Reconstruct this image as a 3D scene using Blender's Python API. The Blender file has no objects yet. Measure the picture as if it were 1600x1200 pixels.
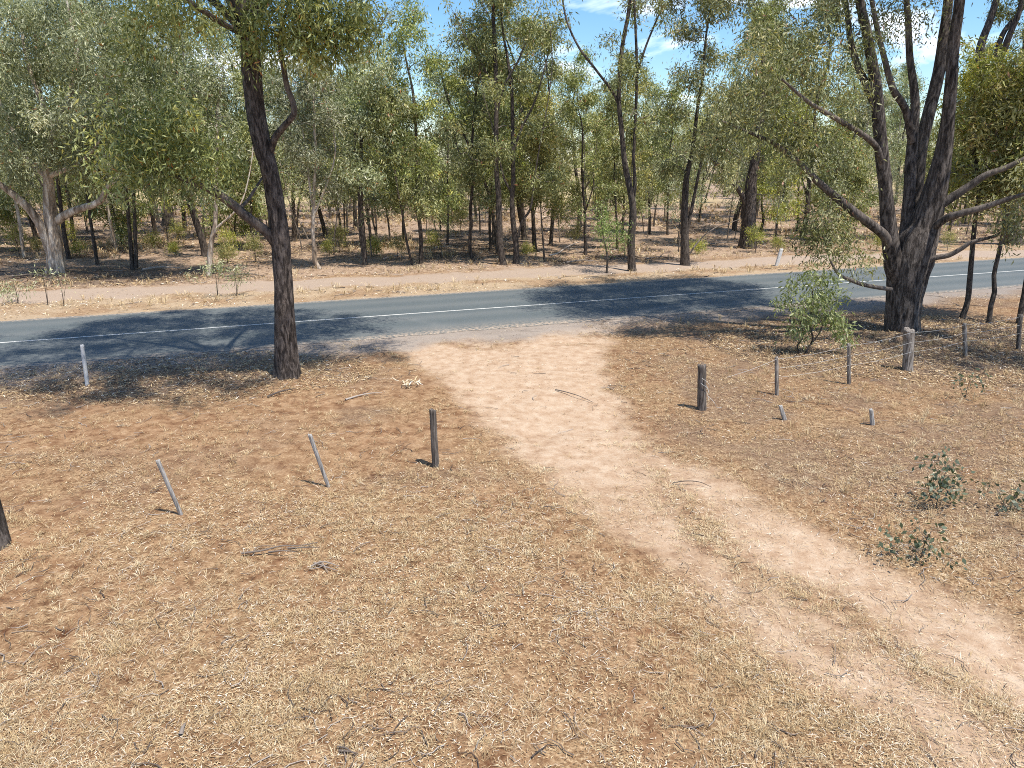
import bpy, math, random
import numpy as np
from mathutils import Vector

random.seed(7)
RNG = np.random.default_rng(11)
SC = bpy.context.scene
COL = SC.collection
H = 5.2
TH = math.radians(17.4)
F = 1100.0
CT, ST = math.cos(TH), math.sin(TH)


# ------------------------------------------------------------------ survey helpers (measuring the photograph)
def ray(px, py):
    u = (px - 800) / F
    v = (600 - py) / F
    return np.array((u, CT + v * ST, -ST + v * CT))


def G(px, py):                       # where a pixel's sight line meets the ground
    d = ray(px, py)
    t = -H / d[2]
    return np.array((d[0] * t, d[1] * t, 0.0))


def P(px, py, Y):                    # where it meets the upright plane at distance Y
    d = ray(px, py)
    t = Y / d[1]
    return np.array((d[0] * t, Y, H + d[2] * t))


def mpp(Y, z=2.0):                   # metres per photo pixel at distance Y
    return (Y * CT + (H - z) * ST) / F


# ------------------------------------------------------------------ numpy noise
def _hash(ix, iy, seed):
    n = (ix.astype(np.int64) * 374761393 + iy.astype(np.int64) * 668265263 + seed * 1442695041) & 0x7fffffff
    n = ((n ^ (n >> 13)) * 1274126177) & 0x7fffffff
    n = n ^ (n >> 16)
    return (n & 0xffff) / 65535.0


def vnoise(x, y, seed=0):
    x = np.asarray(x, float); y = np.asarray(y, float)
    ix = np.floor(x); iy = np.floor(y)
    fx = x - ix; fy = y - iy
    fx = fx * fx * (3 - 2 * fx); fy = fy * fy * (3 - 2 * fy)
    a = _hash(ix, iy, seed); b = _hash(ix + 1, iy, seed)
    c = _hash(ix, iy + 1, seed); d = _hash(ix + 1, iy + 1, seed)
    return (a * (1 - fx) + b * fx) * (1 - fy) + (c * (1 - fx) + d * fx) * fy


def fbm(x, y, seed=0, oct=4):
    s = 0; a = .5; t = 0
    for k in range(oct):
        s = s + a * vnoise(np.asarray(x) * 2 ** k, np.asarray(y) * 2 ** k, seed + 17 * k)
        t += a; a *= .5
    return s / t


def sstep(a, b, x):
    t = np.clip((x - a) / (b - a), 0, 1)
    return t * t * (3 - 2 * t)


# ------------------------------------------------------------------ layout of the ground
SL = 0.365
CR = 1 / math.sqrt(1 + SL * SL)


def road_n(x, y):                    # signed distance from the centre line, positive away from the camera
    return (y - 26.3 - SL * x) * CR


def road_xy(s, n):
    x = s * CR - n * SL * CR
    y = 26.3 + s * SL * CR + n * CR
    return x, y


def _edge(pts):
    a = np.array([G(*p)[:2] for p in pts])
    a = a[np.argsort(a[:, 1])]
    return a[:, 1], a[:, 0]


DL = _edge([(560, 520), (610, 545), (655, 568), (687, 602), (762, 655), (796, 711), (837, 737), (871, 760), (912, 786), (975, 830), (1040, 900), (1120, 950), (1180, 1010), (1250, 1060), (1480, 1200)])
DR = _edge([(985, 495), (960, 530), (940, 580), (960, 610), (995, 662), (1045, 711), (1112, 737), (1187, 775), (1262, 820), (1330, 850), (1440, 900), (1540, 950), (1720, 1040)])
DM = _edge([(955, 640), (1010, 720), (1125, 855), (1235, 915), (1350, 965), (1430, 1040), (1570, 1110), (1700, 1190)])
TRK = np.array([G(*p)[:2] for p in [(-300, 480), (0, 466), (300, 452), (600, 438), (800, 429), (950, 421), (1050, 416), (1150, 411), (1300, 403), (1600, 396), (1900, 386)]])
SWP = np.array([G(*p)[:2] for p in [(40, 690), (200, 668), (330, 655), (480, 640), (600, 622), (700, 600)]])


def segdist(x, y, pl):
    d = np.full(np.shape(x), 1e9)
    for a, b in zip(pl[:-1], pl[1:]):
        ab = b - a
        t = np.clip(((x - a[0]) * ab[0] + (y - a[1]) * ab[1]) / (ab @ ab), 0, 1)
        d = np.minimum(d, np.hypot(x - a[0] - t * ab[0], y - a[1] - t * ab[1]))
    return d


def drive_mask(x, y):
    wob = (fbm(x * 1.3, y * 1.3, 3) - .5) * 1.0
    l = np.interp(y, *DL); r = np.interp(y, *DR)
    m = sstep(-.35, .45, x - l + wob) * sstep(-.35, .45, r - x + wob)
    xm = np.interp(y, *DM)
    mid = np.exp(-((x - xm + wob * .3) / .36) ** 2) * sstep(13.2, 9.5, y) * .85
    brk = .65 + .35 * sstep(.30, .55, fbm(x * .8, y * .8, 8)) if True else 1
    brk = brk + (1 - brk) * sstep(9, 14, y)
    nn = road_n(x, y)
    mouth = sstep(-6.6, -5.2, nn + (fbm(x * .7, y * .7, 14) - .5) * 2.5)
    pat = .12 + .88 * sstep(.40, .60, fbm(x * 1.1 + 3, y * 1.9, 15, 4) + .10 * sstep(2.5, -2.5, x))
    return m * (1 - .92 * mid) * brk * (1 - mouth * (1 - pat)) * (nn < -3.0)


def track_mask(x, y):
    d = segdist(x, y, TRK) + (fbm(x * .9, y * .9, 5) - .5) * 1.7
    return sstep(1.75, 1.1, d)


def sweep_mask(x, y):
    d = segdist(x, y, SWP) + (fbm(x * .9, y * .9, 6) - .5) * 1.3
    return sstep(1.0, .25, d) * .55


MOUNDS = []                          # (x, y, radius, height) of the soil heaped round big trunks


def gz(x, y):
    x = np.asarray(x, float); y = np.asarray(y, float)
    n = road_n(x, y)
    off = np.minimum(np.abs(n - .25) - 3.5, 6.0)
    k = sstep(.1, 1.5, off)
    z = ((fbm(x * .35, y * .35, 21) - .5) * .16 + (fbm(x * 1.7, y * 1.7, 22, 3) - .5) * .06) * k
    z = z - .05 * (1 - sstep(-.7, -.15, off))
    dm = drive_mask(x, y)
    z = z - .03 * dm * k
    for mx, my, mr, mh in MOUNDS:
        z = z + mh * np.exp(-((x - mx) ** 2 + (y - my) ** 2) / mr ** 2)
    return z


# ------------------------------------------------------------------ mesh helpers
class MB:
    def __init__(self):
        self.v = []; self.f = []; self.a = []; self.m = []; self.mi = 0; self.n = 0

    def add(self, v, f, a=None):
        v = np.asarray(v, np.float32); f = np.asarray(f, np.int64)
        self.v.append(v); self.f.append(f + self.n)
        self.a.append(np.zeros(len(v), np.float32) if a is None else np.broadcast_to(np.asarray(a, np.float32), (len(v),)))
        self.m.append(np.full(len(f), self.mi, np.int32))
        self.n += len(v)

    def mesh(self, name, smooth=True, attr='tint'):
        v = np.concatenate(self.v); f = np.concatenate(self.f); a = np.concatenate(self.a)
        me = np_mesh(name, v, f, {attr: a}, smooth)
        if self.mi:
            me.polygons.foreach_set('material_index', np.concatenate(self.m))
        return me


def np_mesh(name, v, f, attrs={}, smooth=True):
    me = bpy.data.meshes.new(name)
    k = f.shape[1]
    me.vertices.add(len(v)); me.vertices.foreach_set('co', np.ascontiguousarray(v, np.float32).ravel())
    me.loops.add(f.size); me.loops.foreach_set('vertex_index', np.ascontiguousarray(f, np.int32).ravel())
    me.polygons.add(len(f)); me.polygons.foreach_set('loop_start', np.arange(0, f.size, k, dtype=np.int32))
    if smooth:
        me.polygons.foreach_set('use_smooth', np.ones(len(f), bool))
    for n_, a in attrs.items():
        at = me.attributes.new(n_, 'FLOAT', 'POINT')
        at.data.foreach_set('value', np.ascontiguousarray(a, np.float32))
    me.update(calc_edges=True)
    me.validate()
    return me


def obj(name, me, mat, parent=None, loc=None):
    o = bpy.data.objects.new(name, me)
    COL.objects.link(o)
    if mat is not None and not me.materials:
        me.materials.append(mat)
    if parent is not None:
        o.parent = parent
    if loc is not None:
        o.location = loc
    return o


def tag(o, label=None, cat=None, group=None, kind=None):
    if label: o['label'] = label
    if cat: o['category'] = cat
    if group: o['group'] = group
    if kind: o['kind'] = kind
    return o


def empty(name, loc):
    o = bpy.data.objects.new(name, None)
    o.empty_display_size = .3
    COL.objects.link(o); o.location = loc
    return o


def smooth_path(pts, rad, step):
    """Catmull-Rom resample of a polyline with radii."""
    p = np.asarray(pts, float); r = np.asarray(rad, float)
    q = np.vstack([2 * p[0] - p[1], p, 2 * p[-1] - p[-2]])
    out = []; ro = []
    for i in range(len(p) - 1):
        L = np.linalg.norm(p[i + 1] - p[i])
        m = max(1, int(round(L / step)))
        for t in np.arange(m) / m:
            a, b, c, d = q[i], q[i + 1], q[i + 2], q[i + 3]
            out.append(.5 * (2 * b + (c - a) * t + (2 * a - 5 * b + 4 * c - d) * t * t + (3 * b - a - 3 * c + d) * t ** 3))
            ro.append(r[i] * (1 - t) + r[i + 1] * t)
    out.append(p[-1]); ro.append(r[-1])
    return np.array(out), np.array(ro)


def tube(mb, pts, rad, sides=6, rough=0.0, seed=0, attr=None, flare=0.0):
    pts = np.asarray(pts, float); rad = np.asarray(rad, float)
    n = len(pts)
    tan = np.gradient(pts, axis=0)
    tan /= np.linalg.norm(tan, axis=1)[:, None] + 1e-9
    ref = np.array((1.0, 0, 0)) if abs(tan[0][0]) < .8 else np.array((0, 1.0, 0))
    U = np.zeros_like(pts); W = np.zeros_like(pts)
    u = ref - tan[0] * (ref @ tan[0]); u /= np.linalg.norm(u)
    for i in range(n):
        u = u - tan[i] * (u @ tan[i]); u /= np.linalg.norm(u) + 1e-9
        U[i] = u; W[i] = np.cross(tan[i], u)
    th = np.arange(sides) * 2 * np.pi / sides
    arc = np.concatenate([[0], np.cumsum(np.linalg.norm(np.diff(pts, axis=0), axis=1))])
    R = rad[:, None] * np.ones((1, sides))
    if rough > 0:
        cx = np.cos(th)[None, :]; sx = np.sin(th)[None, :]
        rr = rad.mean()
        # vertical plates and furrows: high frequency around, low along
        k = 9.0
        nz = fbm(k * (cx + 3) + arc[:, None] * .9, k * (sx + 3) + arc[:, None] * 1.1 + seed, seed, 3)
        lump = fbm(cx * 1.1 + 5 + arc[:, None] * .8 / max(rr * 4, .3), sx * 1.1 + 5 + seed * 1.7, seed + 5, 2)
        R = R * (1 + rough * (nz - .5) * 2 + rough * 1.2 * (lump - .5))
    if flare > 0:
        lob = .55 + .45 * np.cos(th * 5 + seed)[None, :] * .8 + .25 * np.cos(th * 3 + 1.3 * seed)[None, :]
        R = R * (1 + flare * np.exp(-arc / (rad[0] * .9))[:, None] * lob)
    V = pts[:, None, :] + R[:, :, None] * (np.cos(th)[None, :, None] * U[:, None, :] + np.sin(th)[None, :, None] * W[:, None, :])
    V = V.reshape(-1, 3)
    i = np.arange(n - 1)[:, None]; j = np.arange(sides)[None, :]
    j2 = (j + 1) % sides
    fq = np.stack([i * sides + j, i * sides + j2, (i + 1) * sides + j2, (i + 1) * sides + j], -1).reshape(-1, 4)
    a = None
    if attr is not None:
        a = np.repeat(np.broadcast_to(np.asarray(attr, float), (n,)), sides)
    mb.add(V, fq, a)


def leaf_quads(pos, d, L, W, rng, bend=.10):
    n = len(pos)
    r = rng.normal(size=(n, 3))
    s = np.cross(d, r); s /= np.linalg.norm(s, axis=1)[:, None] + 1e-9
    nr = np.cross(d, s)
    L = np.broadcast_to(L, (n,))[:, None]; W = np.broadcast_to(W, (n,))[:, None]
    b = nr * L * bend * rng.uniform(-1, 1, (n, 1))
    m = pos + d * L * .42 + b
    v = np.stack([pos, m + s * W * .5, pos + d * L, m - s * W * .5], 1).reshape(-1, 3)
    f = np.arange(4 * n).reshape(n, 4)
    return v, f


# ------------------------------------------------------------------ materials
def M(name):
    m = bpy.data.materials.new(name); m.use_nodes = True
    nt = m.node_tree; nt.nodes.clear()
    out = nt.nodes.new('ShaderNodeOutputMaterial')
    return m, nt, out


def N(nt, t, ins=None, **kw):
    n = nt.nodes.new(t)
    for k, v in kw.items():
        setattr(n, k, v)
    for k, v in (ins or {}).items():
        if isinstance(v, bpy.types.NodeSocket):
            nt.links.new(v, n.inputs[k])
        else:
            n.inputs[k].default_value = v
    return n


def mixc(nt, fac, a, b, blend='MIX'):
    n = nt.nodes.new('ShaderNodeMix'); n.data_type = 'RGBA'; n.blend_type = blend
    for i, v in ((0, fac), (6, a), (7, b)):
        if isinstance(v, bpy.types.NodeSocket):
            nt.links.new(v, n.inputs[i])
        else:
            n.inputs[i].default_value = v if i == 0 else (*v, 1)
    return n.outputs[2]


def ramp(nt, fac, stops, interp='LINEAR'):
    n = nt.nodes.new('ShaderNodeValToRGB')
    cr = n.color_ramp; cr.interpolation = interp
    while len(cr.elements) < len(stops):
        cr.elements.new(.5)
    for e, (p, c) in zip(cr.elements, stops):
        e.position = p; e.color = (*c, 1)
    nt.links.new(fac, n.inputs[0])
    return n.outputs[0]


def math_(nt, op, a, b=None):
    n = nt.nodes.new('ShaderNodeMath'); n.operation = op
    for i, v in enumerate((a, b)):
        if v is None: continue
        if isinstance(v, bpy.types.NodeSocket): nt.links.new(v, n.inputs[i])
        else: n.inputs[i].default_value = v
    return n.outputs[0]


def noise(nt, vec, scale, detail=4, rough=.55, dist=0):
    return N(nt, 'ShaderNodeTexNoise', {'Vector': vec, 'Scale': scale, 'Detail': detail, 'Roughness': rough, 'Distortion': dist}).outputs[0]


def attr(nt, name):
    return N(nt, 'ShaderNodeAttribute', attribute_name=name).outputs['Fac']


def ground_mat():
    m, nt, out = M('ground_soil')
    pos = N(nt, 'ShaderNodeNewGeometry').outputs['Position']
    n1 = noise(nt, pos, .55, 5, .6)
    n2 = noise(nt, pos, 3.5, 6, .65)
    n3 = noise(nt, pos, 26, 5, .7)
    n4 = noise(nt, pos, 90, 3, .7)
    soil = ramp(nt, n2, [(.3, (.125, .056, .027)), (.45, (.235, .132, .070)), (.58, (.34, .212, .122)), (.75, (.43, .30, .195))])
    straw = ramp(nt, n3, [(.3, (.10, .052, .024)), (.45, (.24, .145, .075)), (.58, (.41, .285, .165)), (.72, (.58, .46, .30))])
    cov = ramp(nt, math_(nt, 'ADD', math_(nt, 'MULTIPLY', n1, .6), math_(nt, 'MULTIPLY', n2, .4)), [(.40, (.02, .02, .02)), (.57, (.95, .95, .95))])
    base = mixc(nt, cov, soil, straw)
    n5 = noise(nt, pos, 7.5, 5, .7, .4)
    base = mixc(nt, .85, base, ramp(nt, n5, [(.36, (.48, .42, .38)), (.50, (.92, .90, .88)), (.64, (1.12, 1.12, 1.12))]), 'MULTIPLY')
    path = ramp(nt, math_(nt, 'ADD', math_(nt, 'MULTIPLY', n2, .7), math_(nt, 'MULTIPLY', n3, .3)), [(.3, (.27, .165, .10)), (.46, (.41, .285, .19)), (.62, (.50, .385, .28))])
    trk = ramp(nt, n3, [(.3, (.29, .215, .16)), (.7, (.42, .332, .262))])
    forest = ramp(nt, math_(nt, 'ADD', math_(nt, 'MULTIPLY', n2, .55), math_(nt, 'MULTIPLY', n3, .45)), [(.32, (.10, .058, .036)), (.45, (.27, .185, .125)), (.56, (.39, .285, .205)), (.7, (.48, .38, .285))])
    verge = ramp(nt, n3, [(.3, (.27, .17, .09)), (.55, (.40, .308, .21)), (.75, (.50, .41, .305))])
    grav = ramp(nt, n4, [(.3, (.15, .135, .12)), (.5, (.26, .23, .205)), (.7, (.40, .35, .31))])
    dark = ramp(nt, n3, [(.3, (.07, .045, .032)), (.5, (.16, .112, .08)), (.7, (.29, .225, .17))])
    field = ramp(nt, n2, [(.3, (.40, .30, .15)), (.7, (.50, .40, .22))])
    c = base
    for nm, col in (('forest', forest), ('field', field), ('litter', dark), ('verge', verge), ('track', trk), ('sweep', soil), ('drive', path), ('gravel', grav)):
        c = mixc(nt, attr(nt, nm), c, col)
    spk = ramp(nt, n4, [(.25, (.68, .66, .64)), (.5, (1, 1, 1)), (.75, (1.12, 1.12, 1.12))])
    c = mixc(nt, .8, c, spk, 'MULTIPLY')
    hgt = math_(nt, 'ADD', math_(nt, 'MULTIPLY', n3, 1.0), math_(nt, 'MULTIPLY', n4, .5))
    b = N(nt, 'ShaderNodeBump', {'Height': hgt, 'Strength': .55, 'Distance': .03})
    bs = N(nt, 'ShaderNodeBsdfPrincipled', {'Base Color': c, 'Roughness': .95, 'Specular IOR Level': .15, 'Normal': b.outputs[0]})
    nt.links.new(bs.outputs[0], out.inputs[0])
    return m


def road_mat():
    m, nt, out = M('asphalt')
    pos = N(nt, 'ShaderNodeNewGeometry').outputs['Position']
    a = noise(nt, pos, 130, 2, .8)
    b = noise(nt, pos, .5, 4, .6)
    c = ramp(nt, a, [(.32, (.055, .066, .069)), (.5, (.090, .107, .111)), (.7, (.155, .172, .175))])
    c = mixc(nt, .35, c, ramp(nt, b, [(.3, (.75, .78, .8)), (.7, (1.15, 1.13, 1.1))]), 'MULTIPLY')
    wh = attr(nt, 'worn')
    c = mixc(nt, math_(nt, 'MULTIPLY', wh, .45), c, (.16, .165, .16))
    ed = attr(nt, 'edge')
    c = mixc(nt, math_(nt, 'MULTIPLY', ed, ramp(nt, noise(nt, pos, 9, 5, .7), [(.4, (0, 0, 0)), (.6, (1, 1, 1))])), c, (.42, .33, .25))
    bm = N(nt, 'ShaderNodeBump', {'Height': a, 'Strength': .35, 'Distance': .01})
    bs = N(nt, 'ShaderNodeBsdfPrincipled', {'Base Color': c, 'Roughness': .82, 'Specular IOR Level': .3, 'Normal': bm.outputs[0]})
    nt.links.new(bs.outputs[0], out.inputs[0])
    return m


def paint_mat(name, col, dirt, scale=30):
    m, nt, out = M(name)
    pos = N(nt, 'ShaderNodeTexCoord').outputs['Object']
    a = noise(nt, pos, scale, 5, .7)
    c = mixc(nt, ramp(nt, a, [(.45, (0, 0, 0)), (.7, (1, 1, 1))]), col, dirt)
    bs = N(nt, 'ShaderNodeBsdfPrincipled', {'Base Color': c, 'Roughness': .8})
    nt.links.new(bs.outputs[0], out.inputs[0])
    return m


def bark_mat(name, deep, mid, ridge, smooth_a, smooth_b, sx=14, sz=1.6, bump=1.0, dist=.04):
    """Rough furrowed bark below; the 'tint' attribute (0..1) turns it into smooth bark higher up."""
    m, nt, out = M(name)
    oc = N(nt, 'ShaderNodeTexCoord').outputs['Object']
    mp = N(nt, 'ShaderNodeMapping', {'Vector': oc, 'Scale': (sx, sx, sz)}).outputs[0]
    a = noise(nt, mp, 1.0, 6, .65, .6)
    fine = noise(nt, mp, 4.0, 4, .7)
    hh = math_(nt, 'ADD', math_(nt, 'MULTIPLY', a, .75), math_(nt, 'MULTIPLY', fine, .25))
    rough = ramp(nt, hh, [(.36, deep), (.47, mid), (.58, ridge), (.72, tuple(min(1, x * 1.35) for x in ridge))])
    mp2 = N(nt, 'ShaderNodeMapping', {'Vector': oc, 'Scale': (5, 5, .9)}).outputs[0]
    b = noise(nt, mp2, 1.0, 5, .6, 1.0)
    sm = ramp(nt, b, [(.35, smooth_b), (.5, smooth_a), (.68, tuple(x * .75 for x in smooth_a))])
    big = noise(nt, oc, 1.3, 3, .5)
    t = math_(nt, 'ADD', attr(nt, 'tint'), math_(nt, 'MULTIPLY', math_(nt, 'SUBTRACT', big, .5), 1.2))
    t = ramp(nt, t, [(.35, (0, 0, 0)), (.65, (1, 1, 1))])
    c = mixc(nt, t, rough, sm)
    bm = N(nt, 'ShaderNodeBump', {'Height': hh, 'Strength': bump, 'Distance': dist})
    bs = N(nt, 'ShaderNodeBsdfPrincipled', {'Base Color': c, 'Roughness': .9, 'Specular IOR Level': .2, 'Normal': bm.outputs[0]})
    nt.links.new(bs.outputs[0], out.inputs[0])
    return m


def leaf_mat(name, cols, gloss=.45, trans=.22):
    """cols: colour stops over the per-leaf 'tint' attribute."""
    m, nt, out = M(name)
    t = attr(nt, 'tint')
    c = ramp(nt, t, cols)
    rnd = N(nt, 'ShaderNodeObjectInfo').outputs['Random']
    hs = N(nt, 'ShaderNodeHueSaturation', {'Color': c, 'Hue': math_(nt, 'ADD', .487, math_(nt, 'MULTIPLY', rnd, .026)),
                                          'Saturation': math_(nt, 'ADD', .85, math_(nt, 'MULTIPLY', rnd, .25)), 'Value': math_(nt, 'ADD', 1.0, math_(nt, 'MULTIPLY', rnd, .3))}).outputs[0]
    bs = N(nt, 'ShaderNodeBsdfPrincipled', {'Base Color': hs, 'Roughness': gloss, 'Specular IOR Level': .35})
    tr = N(nt, 'ShaderNodeBsdfTranslucent', {'Color': mixc(nt, 1.0, hs, (1.5, 1.6, .7), 'MULTIPLY')})
    mx = N(nt, 'ShaderNodeMixShader', {0: trans, 1: bs.outputs[0], 2: tr.outputs[0]})
    nt.links.new(mx.outputs[0], out.inputs[0])
    return m


def tint_mat(name, cols, rough=.85):
    m, nt, out = M(name)
    c = ramp(nt, attr(nt, 'tint'), cols)
    bs = N(nt, 'ShaderNodeBsdfPrincipled', {'Base Color': c, 'Roughness': rough, 'Specular IOR Level': .25})
    nt.links.new(bs.outputs[0], out.inputs[0])
    return m


def wood_mat(name, a, b, scale=40):
    m, nt, out = M(name)
    oc = N(nt, 'ShaderNodeTexCoord').outputs['Object']
    mp = N(nt, 'ShaderNodeMapping', {'Vector': oc, 'Scale': (scale, scale, 2.2)}).outputs[0]
    n = noise(nt, mp, 1, 6, .65, .3)
    big = noise(nt, oc, 5, 4, .6)
    c = ramp(nt, n, [(.34, tuple(x * .28 for x in b)), (.46, b), (.62, a)])
    c = mixc(nt, .5, c, ramp(nt, big, [(.3, (.7, .66, .62)), (.7, (1.15, 1.15, 1.15))]), 'MULTIPLY')
    bm = N(nt, 'ShaderNodeBump', {'Height': n, 'Strength': .9, 'Distance': .012})
    bs = N(nt, 'ShaderNodeBsdfPrincipled', {'Base Color': c, 'Roughness': .9, 'Specular IOR Level': .2, 'Normal': bm.outputs[0]})
    nt.links.new(bs.outputs[0], out.inputs[0])
    return m


MAT = dict(
    ground=ground_mat(), road=road_mat(),
    line=paint_mat('road_paint', (.62, .61, .57), (.30, .30, .29), 14),
    dark=bark_mat('dark_bark', (.012, .010, .009), (.050, .039, .033), (.15, .122, .105), (.15, .122, .105), (.30, .24, .19), 15, 3.6),
    grey=bark_mat('grey_bark', (.012, .010, .009), (.055, .045, .039), (.155, .132, .116), (.165, .138, .118), (.29, .235, .19), 12, 2.6),
    wood=bark_mat('woodland_bark', (.016, .013, .011), (.052, .041, .035), (.13, .106, .088), (.19, .158, .13), (.36, .30, .245), 18, 4.0),
    pale=bark_mat('pale_bark', (.10, .075, .055), (.30, .23, .17), (.56, .49, .41), (.56, .50, .43), (.46, .30, .16), 5, .8, .5, .03),
    leaf=leaf_mat('gum_leaf', [(0, (.048, .058, .018)), (.35, (.130, .148, .048)), (.6, (.25, .262, .098)), (.85, (.42, .425, .205)), (.955, (.48, .42, .14)), (.975, (.28, .12, .05)), (1, (.34, .15, .06))]),
    leafg=leaf_mat('grey_gum_leaf', [(0, (.062, .072, .034)), (.4, (.175, .192, .098)), (.8, (.40, .415, .26)), (.96, (.50, .48, .32)), (.98, (.28, .13, .06)), (1, (.32, .15, .07))]),
    leafy=leaf_mat('yellow_gum_leaf', [(0, (.070, .080, .018)), (.4, (.20, .208, .050)), (.8, (.39, .378, .11)), (.97, (.50, .41, .10)), (1, (.36, .2, .07))]),
    leafb=leaf_mat('bush_leaf', [(0, (.05, .075, .022)), (.4, (.14, .185, .055)), (.8, (.30, .35, .14)), (1, (.42, .45, .22))]),
    leafs=leaf_mat('seedling_leaf', [(0, (.045, .062, .036)), (.5, (.115, .140, .088)), (1, (.26, .29, .21))]),
    litter=tint_mat('dry_leaf', [(0, (.06, .04, .03)), (.2, (.19, .11, .06)), (.5, (.425, .292, .152)), (.8, (.61, .48, .295)), (1, (.78, .71, .60))]),
    straw=tint_mat('dry_straw', [(0, (.24, .15, .075)), (.5, (.47, .34, .178)), (1, (.68, .565, .375))]),
    twig=tint_mat('twig_bark', [(0, (.06, .045, .04)), (.5, (.18, .145, .12)), (1, (.40, .35, .31))]),
    post=wood_mat('weathered_post', (.36, .33, .30), (.17, .145, .125)),
    postd=wood_mat('dark_post', (.21, .185, .165), (.085, .07, .06)),
    posts=wood_mat('silver_stake', (.46, .44, .42), (.30, .285, .27)),
    white=paint_mat('white_paint', (.62, .61, .60), (.42, .40, .38), 12),
)
mw, nt_, out_ = M('galvanised_wire')
nt_.links.new(N(nt_, 'ShaderNodeBsdfPrincipled', {'Base Color': (.55, .54, .52, 1), 'Metallic': .3, 'Roughness': .5}).outputs[0], out_.inputs[0])
MAT['wire'] = mw

# ------------------------------------------------------------------ named places
A0 = G(450, 594)                     # big dark tree by the road
C0 = G(1410, 522)                    # great many-stemmed tree on the right
B0 = G(88, 430)
E0 = G(-14, 856)
MOUNDS += [(A0[0], A0[1], 1.0, .12), (C0[0], C0[1], 1.7, .16), (B0[0], B0[1], 1.3, .12), (E0[0], E0[1], .8, .06)]


def build_ground():
    def axis(lo, hi, step, far_lo, far_hi):
        core = np.arange(lo, hi + 1e-6, step)
        a = [lo]; d = step
        while a[-1] > far_lo:
            d *= 1.18; a.append(a[-1] - d)
        b = [hi]; d = step
        while b[-1] < far_hi:
            d *= 1.18; b.append(b[-1] + d)
        return np.concatenate([np.array(a[1:])[::-1], core, np.array(b[1:])])
    xs = axis(-24, 26, .13, -900, 900)
    ys = axis(3, 46, .13, -400, 1500)
    X, Y = np.meshgrid(xs, ys)
    x = X.ravel(); y = Y.ravel()
    z = gz(x, y)
    n = road_n(x, y)
    v = np.stack([x, y, z], 1)
    nx, ny = len(xs), len(ys)
    i = np.arange(ny - 1)[:, None]; j = np.arange(nx - 1)[None, :]
    f = np.stack([i * nx + j, i * nx + j + 1, (i + 1) * nx + j + 1, (i + 1) * nx + j], -1).reshape(-1, 4)
    wob = (fbm(x * .5, y * .5, 31) - .5)
    at = {}
    at['forest'] = sstep(8.6, 10.5, n + wob * 3)
    at['verge'] = sstep(3.2, 3.9, n) * sstep(9.3, 8.2, n + wob * 3) * (.35 + .6 * sstep(.38, .6, fbm(x * .7, y * .9, 34, 4)))
    at['track'] = track_mask(x, y)
    at['sweep'] = sweep_mask(x, y)
    at['drive'] = drive_mask(x, y)
    at['gravel'] = sstep(-5.4, -4.0, n + wob * 2.2) * sstep(-2.6, -3.2, n) * .8 * sstep(.25, .55, fbm(x * .4 + 9, y * .4, 33) + .12)
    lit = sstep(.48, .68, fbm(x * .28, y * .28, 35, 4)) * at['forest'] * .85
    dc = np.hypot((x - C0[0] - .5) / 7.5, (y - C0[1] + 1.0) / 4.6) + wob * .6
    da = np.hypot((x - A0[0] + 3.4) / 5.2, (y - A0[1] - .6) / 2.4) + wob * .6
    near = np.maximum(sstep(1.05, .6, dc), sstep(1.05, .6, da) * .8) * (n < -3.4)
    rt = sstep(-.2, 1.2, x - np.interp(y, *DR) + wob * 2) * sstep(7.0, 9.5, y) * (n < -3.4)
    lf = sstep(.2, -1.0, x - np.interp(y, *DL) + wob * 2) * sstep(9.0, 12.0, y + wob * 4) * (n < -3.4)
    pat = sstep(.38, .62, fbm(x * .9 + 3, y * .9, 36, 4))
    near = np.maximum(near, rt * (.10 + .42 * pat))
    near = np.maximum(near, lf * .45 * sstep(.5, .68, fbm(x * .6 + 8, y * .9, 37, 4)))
    at['sweep'] = np.maximum(at['sweep'], lf * .5 * sstep(.42, .6, fbm(x * .45, y * .8 + 5, 38, 4)))
    at['sweep'] = np.maximum(at['sweep'], .9 * np.exp(-((x - E0[0]) ** 2 + (y - E0[1]) ** 2) / .8))
    db = np.hypot((x - B0[0] - 2) / 8, (y - B0[1] - 0) / 3.2) + wob * .6
    lit = np.maximum(lit, sstep(1.05, .6, db) * .9 * (n > 9))
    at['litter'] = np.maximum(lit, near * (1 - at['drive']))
    at['field'] = sstep(92, 104, y + wob * 14) * sstep(.42, .55, fbm(x * .02, y * .02, 41) + sstep(0, -40, x) * .3)
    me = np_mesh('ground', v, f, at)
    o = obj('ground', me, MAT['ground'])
    tag(o, 'dry orange soil with straw, bare drive and leaf litter under the trees', 'ground', kind='structure')


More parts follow.
